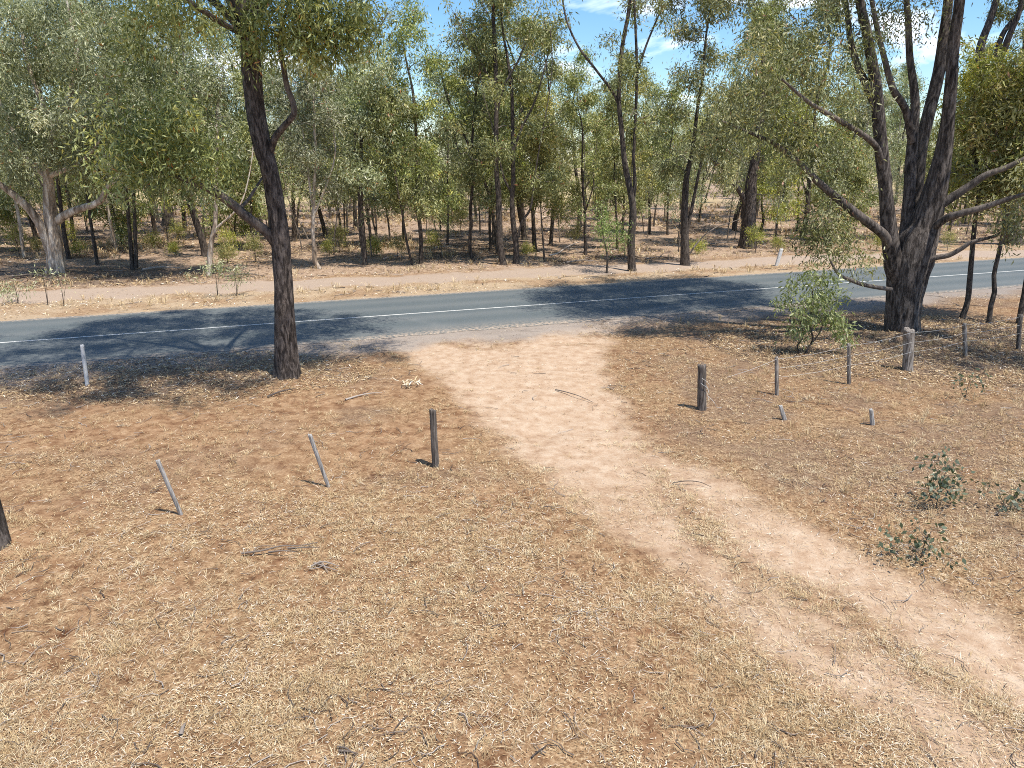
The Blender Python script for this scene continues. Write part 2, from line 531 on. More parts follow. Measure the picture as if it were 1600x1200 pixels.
def build_road():
    s = np.arange(-150, 200, .25)
    nr = np.concatenate([[-3.25, -3.12], np.arange(-2.95, 3.5, .15), [3.63, 3.75]])
    S, R = np.meshgrid(s, nr)
    R = R.copy()
    R[0] += (fbm(s * 1.1, s * 0 + 1, 51) - .5) * .28 + (vnoise(s * 4, s * 0, 52) - .5) * .08
    R[-1] += (fbm(s * .8, s * 0 + 7, 53) - .5) * .22
    R[1] = np.maximum(R[1], R[0] + .05); R[-2] = np.minimum(R[-2], R[-1] - .05)
    x, y = road_xy(S.ravel(), R.ravel())
    z = .03 - .0018 * (R.ravel() - .25) ** 2
    ns = len(s)
    i = np.arange(len(nr) - 1)[:, None]; j = np.arange(ns - 1)[None, :]
    f = np.stack([i * ns + j, i * ns + j + 1, (i + 1) * ns + j + 1, (i + 1) * ns + j], -1).reshape(-1, 4)
    Rr = R.ravel()
    worn = np.exp(-((Rr + 2.3) / .45) ** 2) + np.exp(-((Rr + .8) / .4) ** 2) + np.exp(-((Rr - 1.2) / .4) ** 2) + np.exp(-((Rr - 2.7) / .45) ** 2)
    for arc, k in (([(960, 505), (1000, 489), (1040, 480), (1085, 473), (1140, 468)], .9), ([(985, 505), (1025, 493), (1065, 484), (1110, 478), (1170, 473)], .8), ([(700, 517), (680, 507), (640, 500), (585, 497)], .5)):
        worn = worn * (x < 99) + k * 1.6 * np.exp(-(segdist(x, y, np.array([G(*p)[:2] for p in arc])) / .16) ** 2)
    edge = np.clip(.55 * sstep(-2.0, -3.2, Rr) * np.exp(-(x / 4.5) ** 4) + sstep(-2.75, -3.25, Rr) + sstep(3.3, 3.75, Rr), 0, 1)
    o = obj('road', np_mesh('road', np.stack([x, y, z], 1), f, {'worn': worn, 'edge': edge}), MAT['road'])
    tag(o, 'grey sealed country road running across behind the bare drive', 'road', kind='structure')
    # centre line
    nl = np.array([-.048, .048])
    S, R = np.meshgrid(s, nl)
    R = R + (fbm(s * .15, s * 0, 55) - .5)[None, :] * .06
    x, y = road_xy(S.ravel(), R.ravel())
    z = .03 - .0018 * (R.ravel() - .25) ** 2 + .004
    j = np.arange(ns - 1)
    f = np.stack([j, j + 1, ns + j + 1, ns + j], -1)
    o = obj('road_marking', np_mesh('road_marking', np.stack([x, y, z], 1), f), MAT['line'])
    tag(o, 'unbroken white centre line painted on the grey road', 'road marking', kind='structure')


# ------------------------------------------------------------------ litter and dry grass (uncountable)
def scatter(n, y0, y1, power):
    """random ground points in the wedge the lane of sight covers (a little wider), density falling with distance"""
    t = RNG.random(n)
    y = (y0 ** (1 - power) + t * (y1 ** (1 - power) - y0 ** (1 - power))) ** (1 / (1 - power)) if power != 1 else y0 * (y1 / y0) ** t
    x = RNG.uniform(-1, 1, n) * (y * .80 + 3.0)
    return x, y


def offroad(x, y):
    n = road_n(x, y)
    return (n < -3.3) | (n > 3.8)


def build_litter():
    mb = MB()

    def put(x, y, L, W, tilt, tint, lift=.006):
        n = len(x)
        az = RNG.uniform(0, 2 * np.pi, n); el = RNG.normal(0, tilt, n)
        d = np.stack([np.cos(az) * np.cos(el), np.sin(az) * np.cos(el), np.abs(np.sin(el))], 1)
        pos = np.stack([x, y, gz(x, y) + lift + RNG.random(n) * .012], 1)
        s = np.stack([-np.sin(az), np.cos(az), RNG.normal(0, .35, n)], 1)
        s /= np.linalg.norm(s, axis=1)[:, None]
        L_ = L[:, None]; W_ = W[:, None]
        cur = s * L_ * RNG.normal(0, .06, (n, 1)) + np.array((0, 0, 1.)) * L_ * RNG.uniform(0, .12, (n, 1))
        m = pos + d * L_ * .45 + cur
        v = np.stack([pos, m + s * W_ * .5, pos + d * L_, m - s * W_ * .5], 1).reshape(-1, 3)
        mb.add(v, np.arange(4 * n).reshape(n, 4), np.repeat(tint, 4))

    # near side of the road
    x, y = scatter(460000, 4.2, 29, 1.05)
    keep = (road_n(x, y) < -3.3)
    dm = drive_mask(x, y); sw = sweep_mask(x, y)
    dens = .08 + .84 * sstep(.40, .62, fbm(x * .5, y * .5, 61)) * (.45 + .55 * sstep(.35, .6, fbm(x * 2.2, y * 2.2, 62)))
    dens *= (1 - np.where(y < 12, .80, .93) * dm) * (1 - sw)
    lfm = (x < np.interp(y, *DL)) * sstep(9.5, 12.5, y)
    dens *= 1 - .62 * lfm * sstep(.40, .58, fbm(x * .45, y * .8 + 5, 38, 4))
    keep &= RNG.random(len(x)) < dens
    x, y = x[keep], y[keep]
    n = len(x)
    sc = np.clip((y / 9) ** .4, .9, 1.6)
    tn = RNG.normal(.55, .25, n)
    right = (x > np.interp(y, *DR)) & (y > 8)
    tn = np.where(right, RNG.normal(.42, .30, n), tn)
    tn = np.where(~right & (y > 11), RNG.normal(.44, .27, n), tn)
    put(x, y, RNG.uniform(.02, .07, n) * sc, RNG.uniform(.005, .012, n) * sc, .18, np.clip(tn, 0, 1))
    # lying straws and bark shreds, long and thin
    x, y = scatter(240000, 4.2, 24, 1.2)
    dens = .06 + .80 * sstep(.42, .62, fbm(x * .7 + 2, y * .7, 63)) * (.35 + .65 * sstep(.4, .6, fbm(x * 2.6, y * 2.6, 64)))
    dens *= (1 - np.where(y < 12, .6, .85) * drive_mask(x, y)) * (1 - .8 * sweep_mask(x, y))
    kp = (road_n(x, y) < -3.6) & (RNG.random(len(x)) < dens)
    x, y = x[kp], y[kp]; n = len(x)
    sc = np.clip((y / 8) ** .5, .9, 1.8)
    put(x, y, RNG.uniform(.05, .17, n) * sc, RNG.uniform(.0028, .0052, n) * sc, .14, np.clip(RNG.normal(.66, .24, n) - .2 * sstep(9, 13, y), 0, 1), .012)
    # extra grey-brown litter under the two big trees
    for cx, cy, rx, ry, k in ((C0[0] + 1, C0[1] - 1.4, 7.5, 4.2, 26000), (A0[0] - 3.4, A0[1] + .5, 5.5, 2.4, 9000)):
        a = RNG.uniform(0, 2 * np.pi, k); r = np.sqrt(RNG.random(k))
        x = cx + rx * r * np.cos(a); y = cy + ry * r * np.sin(a)
        kp = road_n(x, y) < -3.4
        x, y = x[kp], y[kp]; k = len(x)
        put(x, y, RNG.uniform(.06, .18, k), RNG.uniform(.012, .026, k), .2, np.clip(RNG.normal(.42, .28, k), 0, 1))
    # verge beyond the road, then woodland floor
    x, y = scatter(60000, 18, 50, 1.0)
    nn = road_n(x, y)
    kp = (nn > 3.9) & (nn < 11) & (RNG.random(len(x)) < (1 - .95 * track_mask(x, y)) * (.3 + .7 * sstep(.4, .6, fbm(x * .6, y * .6, 66))))
    x, y = x[kp], y[kp]; n = len(x)
    put(x, y, RNG.uniform(.08, .2, n), RNG.uniform(.02, .035, n), .25, np.clip(RNG.normal(.66, .2, n), 0, 1))
    x, y = scatter(150000, 26, 95, 1.2)
    kp = (road_n(x, y) > 10.2) & (RNG.random(len(x)) < .2 + .8 * sstep(.42, .62, fbm(x * .28, y * .28, 35)))
    x, y = x[kp], y[kp]; n = len(x)
    sc = np.clip(y / 38, 1, 2)
    put(x, y, RNG.uniform(.1, .4, n) * sc, RNG.uniform(.02, .05, n) * sc, .2, np.clip(RNG.normal(.36, .28, n), 0, 1))
    o = obj('leaf_litter', mb.mesh('leaf_litter', False), MAT['litter'])
    tag(o, 'fallen dry gum leaves and bark strips strewn over the soil', 'leaf litter', kind='stuff')


def build_grass():
    mb = MB()

    def tufts(x, y, nb, hmin, hmax, tint0, spread=1.0, wmul=1.0):
        n = len(x)
        X = np.repeat(x, nb); Y = np.repeat(y, nb)
        k = n * nb
        az = RNG.uniform(0, 2 * np.pi, k)
        lean = np.abs(RNG.normal(.75, .4, k)) * spread
        h = RNG.uniform(hmin, hmax, k)
        r = RNG.random(k) * .05
        X = X + np.cos(az) * r; Y = Y + np.sin(az) * r
        Z = gz(X, Y) - .004
        d = np.stack([np.cos(az) * np.sin(lean), np.sin(az) * np.sin(lean), np.maximum(np.cos(lean), .04)], 1)
        s = np.stack([-np.sin(az), np.cos(az), np.zeros(k)], 1)
        W = (.0020 + .0003 * Y)[:, None] * wmul * RNG.uniform(.7, 1.4, (k, 1))
        p = np.stack([X, Y, Z], 1)
        mid = p + d * h[:, None] * .55 + np.array((0, 0, .1)) * h[:, None]
        tip = p + d * h[:, None] * np.array((1.15, 1.15, .85))
        v = np.stack([p - s * W * .5, mid - s * W * .5, tip, mid + s * W * .5], 1).reshape(-1, 3)
        mb.add(v, np.arange(4 * k).reshape(k, 4), np.repeat(np.clip(np.repeat(RNG.normal(tint0, .2, n), nb) + RNG.normal(0, .12, k), 0, 1), 4))

    x, y = scatter(30000, 4.2, 27, 1.0)
    dens = sstep(.42, .62, fbm(x * .45 + 4, y * .45, 71)) * (.3 + .7 * sstep(.4, .62, fbm(x * 1.8, y * 1.8, 72)))
    dens = dens * np.where(y > 10.5, .45, 1)
    kp = (road_n(x, y) < -3.8) & (RNG.random(len(x)) < (.12 + .88 * dens) * (1 - .95 * drive_mask(x, y)) * (1 - .8 * sweep_mask(x, y)))
    tufts(x[kp], y[kp], 16, .03, .13, .55)
    x, y = scatter(1500, 4.3, 12, 1.3)
    kp = (RNG.random(1500) < sstep(.42, .6, fbm(x * .8, y * .8, 79))) & (drive_mask(x, y) < .6)
    tufts(x[kp], y[kp], 26, .05, .13, .92, 1.35)
    # straw tufts along the middle of the drive and its edges
    yy = RNG.uniform(4.6, 13, 1500)
    xx = np.interp(yy, *DM) + RNG.normal(0, .26, 1500)
    kp = RNG.random(1500) < (.3 + .6 * sstep(12.5, 9, yy)) * sstep(.35, .6, fbm(xx * 1.5, yy * 1.5, 73))
    tufts(xx[kp], yy[kp], 14, .03, .10, .75, 1.1)
    # taller tufts right of the fence and by the roadside
    x, y = scatter(1500, 9, 24, 1.0)
    kp = (road_n(x, y) < -3.8) & (x > 5.5) & (RNG.random(1500) < .45) & (drive_mask(x, y) < .3)
    tufts(x[kp], y[kp], 22, .10, .30, .5, .6)
    x, y = scatter(9000, 18, 52, 1.0)
    nn = road_n(x, y)
    kp = (nn > 4.2) & (nn < 13) & (track_mask(x, y) < .1) & (RNG.random(9000) < sstep(.4, .6, fbm(x * .5, y * .5, 77)) * np.where(x > 8, 1.0, .55))
    tufts(x[kp], y[kp], 14, .12, .4, .6, .7, 1.3)
    x, y = scatter(7000, 40, 100, 1.0)
    kp = (road_n(x, y) > 13) & (RNG.random(7000) < sstep(.5, .66, fbm(x * .12, y * .12, 78)))
    tufts(x[kp], y[kp], 12, .2, .6, .55, .6, 2)
    o = obj('dry_grass', mb.mesh('dry_grass', False), MAT['straw'])
    tag(o, 'short bleached dry grass growing in patches over the soil', 'grass', kind='stuff')
    # fallen twigs
    tw = MB()
    x, y = scatter(4200, 4.5, 60, 1.0)
    kp = offroad(x, y) & (track_mask(x, y) < .2) & (RNG.random(4200) < np.where(drive_mask(x, y) > .4, .15, .2 + .8 * sstep(.42, .62, fbm(x * .5 + 1, y * .6, 81))))
    for a, b in zip(x[kp], y[kp]):
        az = random.uniform(0, 6.28); L = random.uniform(.12, .45) * max(1, (b / 14) ** .9)
        p = [];
        for t in np.linspace(0, 1, 5):
            p.append((a + L * t * math.cos(az), b + L * t * math.sin(az), 0)); az += random.uniform(-.35, .35)
        p = np.array(p); p[:, 2] = gz(p[:, 0], p[:, 1]) + .012 + random.random() * .03
        r = random.uniform(.0035, .008) * max(1, b / 13)
        tube(tw, p, np.linspace(r, r * .4, 5), 4, attr=np.full(5, random.random()))
    o = obj('fallen_twigs', tw.mesh('fallen_twigs'), MAT['twig'])
    tag(o, 'thin fallen twigs lying scattered over the dry soil', 'twigs', kind='stuff')


# ------------------------------------------------------------------ trees
class Skeleton:
    """Nodes of a growing tree: given chains first, then twigs that reach out to every leaf clump."""
    def __init__(self, rng):
        self.rng = rng
        self.pos = []; self.par = []; self.rad = []; self.cnt = []
        self.chains = []             # node index lists of grown twigs

    def chain(self, pts, rad, parent=-1):
        ids = []
        for p, r in zip(pts, rad):
            self.pos.append(np.array(p)); self.par.append(parent); self.rad.append(r); self.cnt.append(0)
            parent = len(self.pos) - 1; ids.append(parent)
        return ids

    def reach(self, centres, wob=.12, lift=.35, top=1e9):
        c = np.asarray(centres)
        P0 = np.array(self.pos)
        d0 = np.array([np.min(np.linalg.norm(P0 - q, axis=1)) for q in c])
        rad0 = np.array(self.rad)
        for k in np.argsort(d0):
            q = c[k]
            P_ = np.array(self.pos)
            dv = q - P_
            dist = np.linalg.norm(dv, axis=1)
            cost = dist * (1 + .9 * np.clip(-dv[:, 2] / (dist + 1e-6), 0, 1)) + .25 * np.clip(P_[:, 2] - q[2], 0, 9)
            j = int(np.argmin(cost))
            L = dist[j]
            if L < .12: continue
            m = max(1, int(L / .3))
            a = self.pos[j]
            side = self.rng.normal(size=3) * L * wob
            side[2] = abs(side[2]) * .6
            ids = [j]
            par = j
            for t in np.linspace(0, 1, m + 1)[1:]:
                p = a + (q - a) * t + side * math.sin(math.pi * t) + np.array((0, 0, lift * L * .35)) * math.sin(math.pi * t) + self.rng.normal(size=3) * .02 * L * (t < 1)
                self.pos.append(p); self.par.append(par); self.rad.append(None); self.cnt.append(0)
                par = len(self.pos) - 1; ids.append(par)
            self.chains.append(ids)
            i = par
            while i >= 0:
                self.cnt[i] += 1; i = self.par[i]

    def tubes(self, mb, tip=.007, sides=5, expo=.5, tint_hi=.05):
        for ids in self.chains:
            r = [tip * self.cnt[i] ** expo for i in ids]
            j = ids[0]
            lim = self.rad[j] * .75 if self.rad[j] is not None else r[0] * 1.05
            r[0] = min(r[0], max(r[1], lim)) if self.rad[j] is None else min(r[1] * 1.1, lim)
            r = np.minimum(r, lim)
            r[-1] *= .6
            tube(mb, [self.pos[i] for i in ids], r, sides, attr=np.full(len(ids), .62 if r[0] < tint_hi else .5))


def foliage(mb, centres, n, sig, rng, L=.15, W=.032, hang=.9, tone=.45, squash=.95, sdtone=.17):
    c = np.repeat(np.asarray(centres), n, axis=0)
    k = len(c)
    off = rng.normal(size=(k, 3)) * sig * np.array((1, 1, squash)) * np.repeat(rng.uniform(.7, 1.3, len(centres)), n)[:, None]
    p = c + off
    p[:, 2] -= .05
    d = rng.normal(size=(k, 3)) * .70 + np.array((0, 0, -hang)) + off / (np.linalg.norm(off, axis=1)[:, None] + .01) * .25
    d /= np.linalg.norm(d, axis=1)[:, None]
    s = rng.uniform(.65, 1.3, k)
    v, f = leaf_quads(p, d, L * s, W * s, rng)
    t = np.repeat(rng.normal(tone, sdtone, len(centres)), n) + rng.normal(0, .17, k)
    rare = rng.random(k)
    t = np.clip(t, 0, .94)
    t = np.where(rare > .988, 1.0, t)
    mb.add(v, f, np.repeat(t, 4))


def lobes(rng, base, h, cb, cr, lean=(0, 0), nl=9, per=11, sig=.42, top=1.0):
    """clump centres of a gum crown: several leaf masses round the axis between heights cb and h"""
    out = []
    for k in range(nl):
        t = (k + rng.uniform(.1, .9)) / nl
        z = cb + (h - cb) * t
        prof = cr * (.55 + .6 * math.sin(math.pi * min(1, t * .9 + .1))) * (1 - .45 * t * top)
        a = k * 2.4 + rng.uniform(-.7, .7)
        r = prof * math.sqrt(rng.uniform(.08, 1))
        c = np.array((base[0] + lean[0] * t + r * math.cos(a), base[1] + lean[1] * t + r * math.sin(a), base[2] + z))
        m = max(3, int(per * rng.uniform(.6, 1.4)))
        out.append(c + rng.normal(size=(m, 3)) * sig * np.array((1.15, 1.15, .85)) * rng.uniform(.8, 1.3))
    return np.concatenate(out)


def finish_tree(name, base, parts, loc=None):
    """parts: list of (part name, MB, material). Mesh data is stored relative to the base."""
    o = empty(name, base if loc is None else loc)
    for pn, mb, mat in parts:
        for v in mb.v:
            v -= np.asarray(base, np.float32)
        obj(pn, mb.mesh(pn, smooth=True), MAT[mat], o)
    return o


def woodland_tree(seed, base, stems, h, cb, cr, bark='wood', leafm='leaf', nl=10, per=11, n=84, lean=(0, 0), dead=None, sides=9, L=.21, W=.050, tone=.54, sig=.23, rough=.10, name='gum_tree', top=1.0, extra=None):
    """stems: list of (points, radii); the first is the trunk, carried on up to height h"""
    rng = np.random.default_rng(seed)
    base = np.array(base)
    mb = MB(); sk = Skeleton(rng)
    tops = []
    for si, (pts, rad) in enumerate(stems):
        pts = [np.array(p, float) for p in pts]; rad = list(rad)
        if si == 0:
            pts[0] = pts[0] - np.array((0, 0, .15))
        ztop = base[2] + (h if si == 0 else h * .85) * .93
        while pts[-1][2] < ztop - .8 and dead is None or (si == 0 and pts[-1][2] < ztop - .8):
            stp = min(1.6, ztop - pts[-1][2])
            d = pts[-1] - pts[-2] if len(pts) > 1 else np.array((0, 0, 1.0))
            d = d / (np.linalg.norm(d) + 1e-6)
            d = d * .55 + np.array((rng.normal(0, .16), rng.normal(0, .16), .6))
            d /= np.linalg.norm(d)
            pts.append(pts[-1] + d * stp)
            rad.append(max(.022, rad[-1] * .78))
        sp, sr = smooth_path(pts, rad, .28)
        if si == 0 or len(sp) < 3:
            ids = sk.chain(sp, sr)
        else:
            j = int(np.argmin(np.linalg.norm(np.array(sk.pos) - sp[0], axis=1)))
            ids = sk.chain(sp, sr, j)
        a = sstep(.10, .03, sr) * .55
        tube(mb, sp, sr, sides if si == 0 else max(6, sides - 2), rough, seed + si, attr=a, flare=.45 if si == 0 else 0)
        tops.append(sp[-1])
    ax = tops[0]
    cen = lobes(rng, base, h, cb, cr, ((ax[0] - base[0]) * .8 + lean[0], (ax[1] - base[1]) * .8 + lean[1]), nl, per, .36, top)
    for tp in tops:
        cen = np.concatenate([cen, tp + rng.normal(size=(5, 3)) * .4])
    if extra is not None:
        cen = np.concatenate([cen, extra])
    sk.reach(cen)
    sk.tubes(mb, .0085, 4)
    if dead is not None:
        for pts, r0 in dead:
            sp, sr = smooth_path(pts, np.linspace(r0, r0 * .3, len(pts)), .25)
            tube(mb, sp, sr, 6, .05, seed, attr=np.full(len(sr), .8))
    fm = MB()
    foliage(fm, cen, n, sig, rng, L, W, tone=tone, hang=.65)
    return finish_tree(name, base, [('trunk', mb, bark), ('crown', fm, leafm)])


def px_stem(pts, Y, w0, w1=None, dy=None):
    """trunk measured in photo pixels at distance Y; w0,w1 widths in pixels"""
    if w1 is None: w1 = w0 * .55
    P_ = [P(px, py, Y + (dy[i] if dy else 0)) for i, (px, py) in enumerate(pts)]
    r = [mpp(Y) * .5 * w for w in np.linspace(w0, w1, len(pts))]
    return P_, r


TREES = []


def named(label, pts, w, h, cb, cr, more=(), group=None, w1=None, seed=None, **kw):
    b = G(*pts[0]); Y = b[1]
    b[2] = float(gz(b[0], b[1]))
    stems = [px_stem(pts, Y, w, w1)]
    if 6 < h < 14 and Y > 30: h *= 1.15
    for mp_, mw in more:
        stems.append(px_stem(mp_, Y, mw))
    for i, p in enumerate(stems[0][0]):
        if i == 0: p[:] = b
    dead = kw.pop('deadpx', None)
    if dead:
        kw['dead'] = [([P(x, y, Y) for x, y in q], mpp(Y) * .5 * ww) for q, ww in dead]
    s = seed if seed is not None else 100 + len(TREES)
    o = woodland_tree(s, b, stems, h, cb, cr, **kw)
    tag(o, label, 'tree', group or 'gum trees of the woodland beyond the road')
    TREES.append((o, pts[0][0], b))
    return o


def hero(name, label, base, trunk, limbs, clumps, bark, leafm, seed, n, sig, L, W, auto=None, rough=.12, sides=40, tone=.45, flare=.5, group=None, twig=.008, hang=.9):
    """A big tree: trunk and each main limb a part of its own; clumps are leaf masses (centre, spread, count)."""
    rng = np.random.default_rng(seed)
    base = np.array(base); base[2] = float(gz(base[0], base[1]))
    sk = Skeleton(rng)
    tm = MB()
    parts = []
    tp, tr = trunk
    tp = [np.array(p) for p in tp]; tp[0] = base - np.array((0, 0, .25))
    sp, sr = smooth_path(tp, tr, .10)
    sk.chain(sp[::3], sr[::3])
    tube(tm, sp, sr, sides, rough, seed, attr=sstep(.30, .1, sr) * .35, flare=flare)
    for k, (lp, lr) in enumerate(limbs):
        q, r = smooth_path(lp, lr, .10)
        j = int(np.argmin(np.linalg.norm(np.array(sk.pos) - q[0], axis=1)))
        sk.chain(q[::3], r[::3], j)
        lm = MB()
        tube(lm, q, r, 18 if r[0] > .12 else 10, rough * .7, seed + k + 1, attr=.10 + .42 * sstep(.22, .04, r))
        parts.append(('limb', lm, bark))
    cen = []
    for c, s, m in clumps:
        cen.append(np.asarray(c) + rng.normal(size=(m, 3)) * np.asarray(s))
    cen = np.concatenate(cen)
    sk.reach(cen)
    fm = MB()
    foliage(fm, cen, n, sig, rng, L, W, tone=tone, hang=hang, squash=1.25)
    fm.mi = 1
    sk.tubes(fm, twig, 5)
    o = finish_tree(name, base, [('trunk', tm, bark)] + parts + [('crown', fm, leafm)])
    o.children[-1].data.materials.append(MAT[bark])
    tag(o, label, 'tree', group)
    return o


def pl(pts, Y, dy=None, w=None):
    """pixel polyline -> (points, radii); w = list of pixel widths"""
    P_ = [P(px, py, Y + (dy[i] if dy is not None else 0)) for i, (px, py) in enumerate(pts)]
    return P_, [mpp(Y) * .5 * x for x in w]


def trees_big():
    # ---- the dark tree left of the drive
    Y = A0[1]
    tr = pl([(450, 594), (447, 540), (445, 490), (443, 440), (440, 390), (434, 340), (428, 300), (420, 262), (411, 232), (403, 195), (397, 150), (393, 110), (390, 70), (386, 35)], Y, None,
            [40, 33, 30, 28, 26.5, 25.5, 24.5, 25, 25.5, 26, 26, 27, 25, 20])
    tp = tr[0][-1]
    limbs = [
        pl([(432, 382), (420, 366), (404, 352), (385, 338), (364, 320), (340, 303), (315, 290), (290, 281), (262, 272), (238, 262)], Y, [0, -.1, -.2, -.3, -.4, -.5, -.6, -.7, -.8, -.9], [16, 15, 14.5, 14, 13, 11.5, 9, 7, 5, 3]),
        pl([(374, 326), (388, 312), (402, 290), (412, 275)], Y - .35, [0, .3, .6, 1.0], [6, 5, 4, 3]),
        pl([(422, 238), (430, 215), (444, 197), (459, 178), (457, 158), (449, 138), (443, 105), (437, 70), (440, 40), (452, 5)], Y, [0, -.1, -.2, -.3, -.3, -.3, -.3, -.4, -.5, -.7], [11, 10, 9, 8.5, 8, 8, 7, 6, 5, 4]),
        pl([(387, 62), (372, 50), (350, 38), (325, 22), (300, 6), (270, -18), (235, -40)], Y, [0, -.3, -.6, -.9, -1.2, -1.5, -1.8], [10, 9, 8, 8, 7, 6, 4]),
        pl([(440, 70), (458, 60), (480, 55)], Y - .4, [0, -.2, -.4], [4, 3, 2]),
    ]
    # stems carried on above the frame
    for dx, dy, dz, r in ((-.5, .3, 5.6, .15), (2.6, -.6, 4.4, .13), (-3.4, .9, 4.2, .13), (.6, 2.6, 4.2, .12), (-1.2, -2.2, 4.4, .12), (3.2, 2.0, 3.2, .1), (-4.2, -1.6, 2.6, .1)):
        a = tp - np.array((0, 0, random.uniform(0, .7)))
        p = [a, a + np.array((dx * .22, dy * .22, dz * .35)), a + np.array((dx * .6, dy * .6, dz * .7)), a + np.array((dx, dy, dz))]
        limbs.append((p, [r, r * .8, r * .55, r * .25]))
    cl = []
    rng = np.random.default_rng(5)
    ctr = np.array((A0[0] - .3, A0[1] - .2, 12.3))
    for k in range(38):
        a = k * 2.4; r = 5.3 * math.sqrt((k + .5) / 38)
        z = 2.6 * (1 - (r / 5.6) ** 2) + rng.uniform(-1.3, .8)
        cl.append((ctr + np.array((r * math.cos(a), r * math.sin(a) * .95, z)), (.6, .6, .42), 11))
    # foliage hanging into the picture
    for px, py, d, s, m in ((400, 20, -.5, .3, 3), (430, 30, -.4, .35, 4), (455, 20, -.6, .4, 5), (485, 30, -.7, .4, 5), (515, 25, -.6, .4, 5), (545, 15, -.4, .4, 4), (550, 50, -.3, .22, 3), (408, 62, -.5, .18, 2), (478, 62, -.6, .22, 3), (515, 58, -.5, .22, 3),
                            (335, 5, -.8, .3, 2), (290, 0, -1.2, .35, 2), (255, 0, -1.5, .4, 2), (228, 25, -1.6, .4, 2), (195, 5, -1.7, .45, 3),
                            (300, 238, -.7, .30, 4), (265, 222, -.8, .36, 4), (232, 240, -.9, .34, 4), (245, 195, -.9, .36, 3), (208, 212, -1.0, .32, 3), (285, 190, -.8, .32, 3), (330, 240, -.6, .25, 3), (215, 264, -1.0, .26, 3)):
        cl.append((P(px, py, Y + d), (s, s, s * .75), m))
    hero('gum_tree', 'dark rough-barked gum tree with one low bent limb, left of the bare drive', A0, tr, limbs, cl, 'dark', 'leaf', 3, 270, .26, .145, .034, tone=.58, hang=.7)

    # ---- the great tree on the right
    Y = C0[1]
    trC = pl([(1407, 522), (1409, 495), (1413, 465), (1418, 435), (1424, 408), (1434, 378), (1447, 348), (1460, 302), (1473, 244), (1481, 187), (1486, 131), (1490, 75), (1500, 0), (1512, -90)], Y,
             [0, 0, 0, 0, 0, -.05, -.1, -.2, -.3, -.4, -.5, -.5, -.6, -.7], [49, 48, 51, 57, 64, 58, 44, 33, 24, 17, 15, 14, 13, 8])
    limbs = [(p_, [x * .86 for x in r_]) for p_, r_ in [
        pl([(1402, 455), (1397, 415), (1390, 372), (1384, 300), (1376, 225), (1370, 152), (1357, 64), (1345, 10), (1335, -50), (1322, -130)], Y, [0, -.15, -.3, -.5, -.6, -.7, -.8, -.9, -1, -1.1], [22, 32, 27, 22, 21, 19, 15, 13, 10, 5]),
        pl([(1380, 262), (1367, 227), (1331, 200), (1290, 176), (1260, 157), (1222, 124)], Y - .6, [0, -.3, -.8, -1.2, -1.6, -2], [10, 10, 9, 8, 6, 3]),
        pl([(1392, 388), (1380, 366), (1342, 337), (1305, 307), (1275, 281), (1245, 251), (1211, 225), (1175, 209), (1128, 189)], Y - .3, [0, -.2, -.4, -.6, -.8, -1, -1.2, -1.4, -1.6], [17, 16, 15, 13, 11, 9, 7, 5, 3]),
        pl([(1367, 165), (1352, 130), (1339, 100), (1328, 57), (1322, 5), (1310, -60)], Y - .7, [0, .1, .2, .3, .4, .5], [12, 12, 11, 10, 8, 5]),
        pl([(1413, 440), (1416, 400), (1418, 355), (1421, 300), (1425, 230), (1430, 160), (1422, 95), (1419, 35), (1414, -30), (1408, -120)], Y, [0, 0, .2, .3, .5, .6, .7, .8, .9, 1.0], [24, 36, 25, 20, 18, 14, 12, 10, 8, 4]),
        pl([(1425, 222), (1415, 172), (1395, 138), (1381, 88), (1369, 37), (1360, -10), (1345, -80)], Y + .4, [0, -.2, -.4, -.5, -.6, -.7, -.8], [13, 12, 11, 9, 8, 7, 4]),
        pl([(1425, 395), (1430, 330), (1434, 285), (1440, 225), (1453, 170), (1467, 112), (1475, 56), (1482, 0), (1492, -90)], Y + .5, [0, .3, .4, .5, .6, .7, .8, .9, 1], [30, 22, 21, 21, 20, 19, 17, 15, 8]),
        pl([(1462, 326), (1490, 307), (1516, 290), (1540, 274), (1572, 262), (1605, 245)], Y - .3, [0, -.2, -.4, -.6, -.8, -1], [17, 15, 13, 11, 9, 6]),
        pl([(1452, 362), (1475, 343), (1500, 334), (1537, 324), (1575, 311), (1612, 300)], Y - .3, [0, -.4, -.8, -1.1, -1.4, -1.8], [14, 14, 12, 10, 8, 5]),
        pl([(1442, 418), (1458, 404), (1482, 399), (1503, 388), (1519, 378), (1556, 368), (1582, 349)], Y - .2, [0, -.3, -.5, -.7, -.8, -1, -1.2], [13, 10, 9, 8, 7, 5, 3]),
        pl([(1392, 452), (1370, 449), (1346, 444), (1325, 436), (1309, 427), (1296, 405)], Y - .5, [0, -.4, -.7, -.9, -1.0, -1.1], [8, 7.5, 7, 6, 5, 3]),
    ]]
    cl = []
    rng = np.random.default_rng(8)
    ctr = np.array((C0[0] - 1.0, C0[1] + 2.8, 12.0))
    for k in range(60):
        a = k * 2.4 + .5; r = 6.6 * math.sqrt((k + .5) / 60)
        if r * math.cos(a) > 2.6 and r * math.sin(a) > -3.2: continue
        z = 3.0 * (1 - (r / 6.6) ** 2) + rng.uniform(-1.6, 1.0)
        cl.append((ctr + np.array((r * math.cos(a), r * math.sin(a) * .72, z)), (.65, .65, .45), 12))
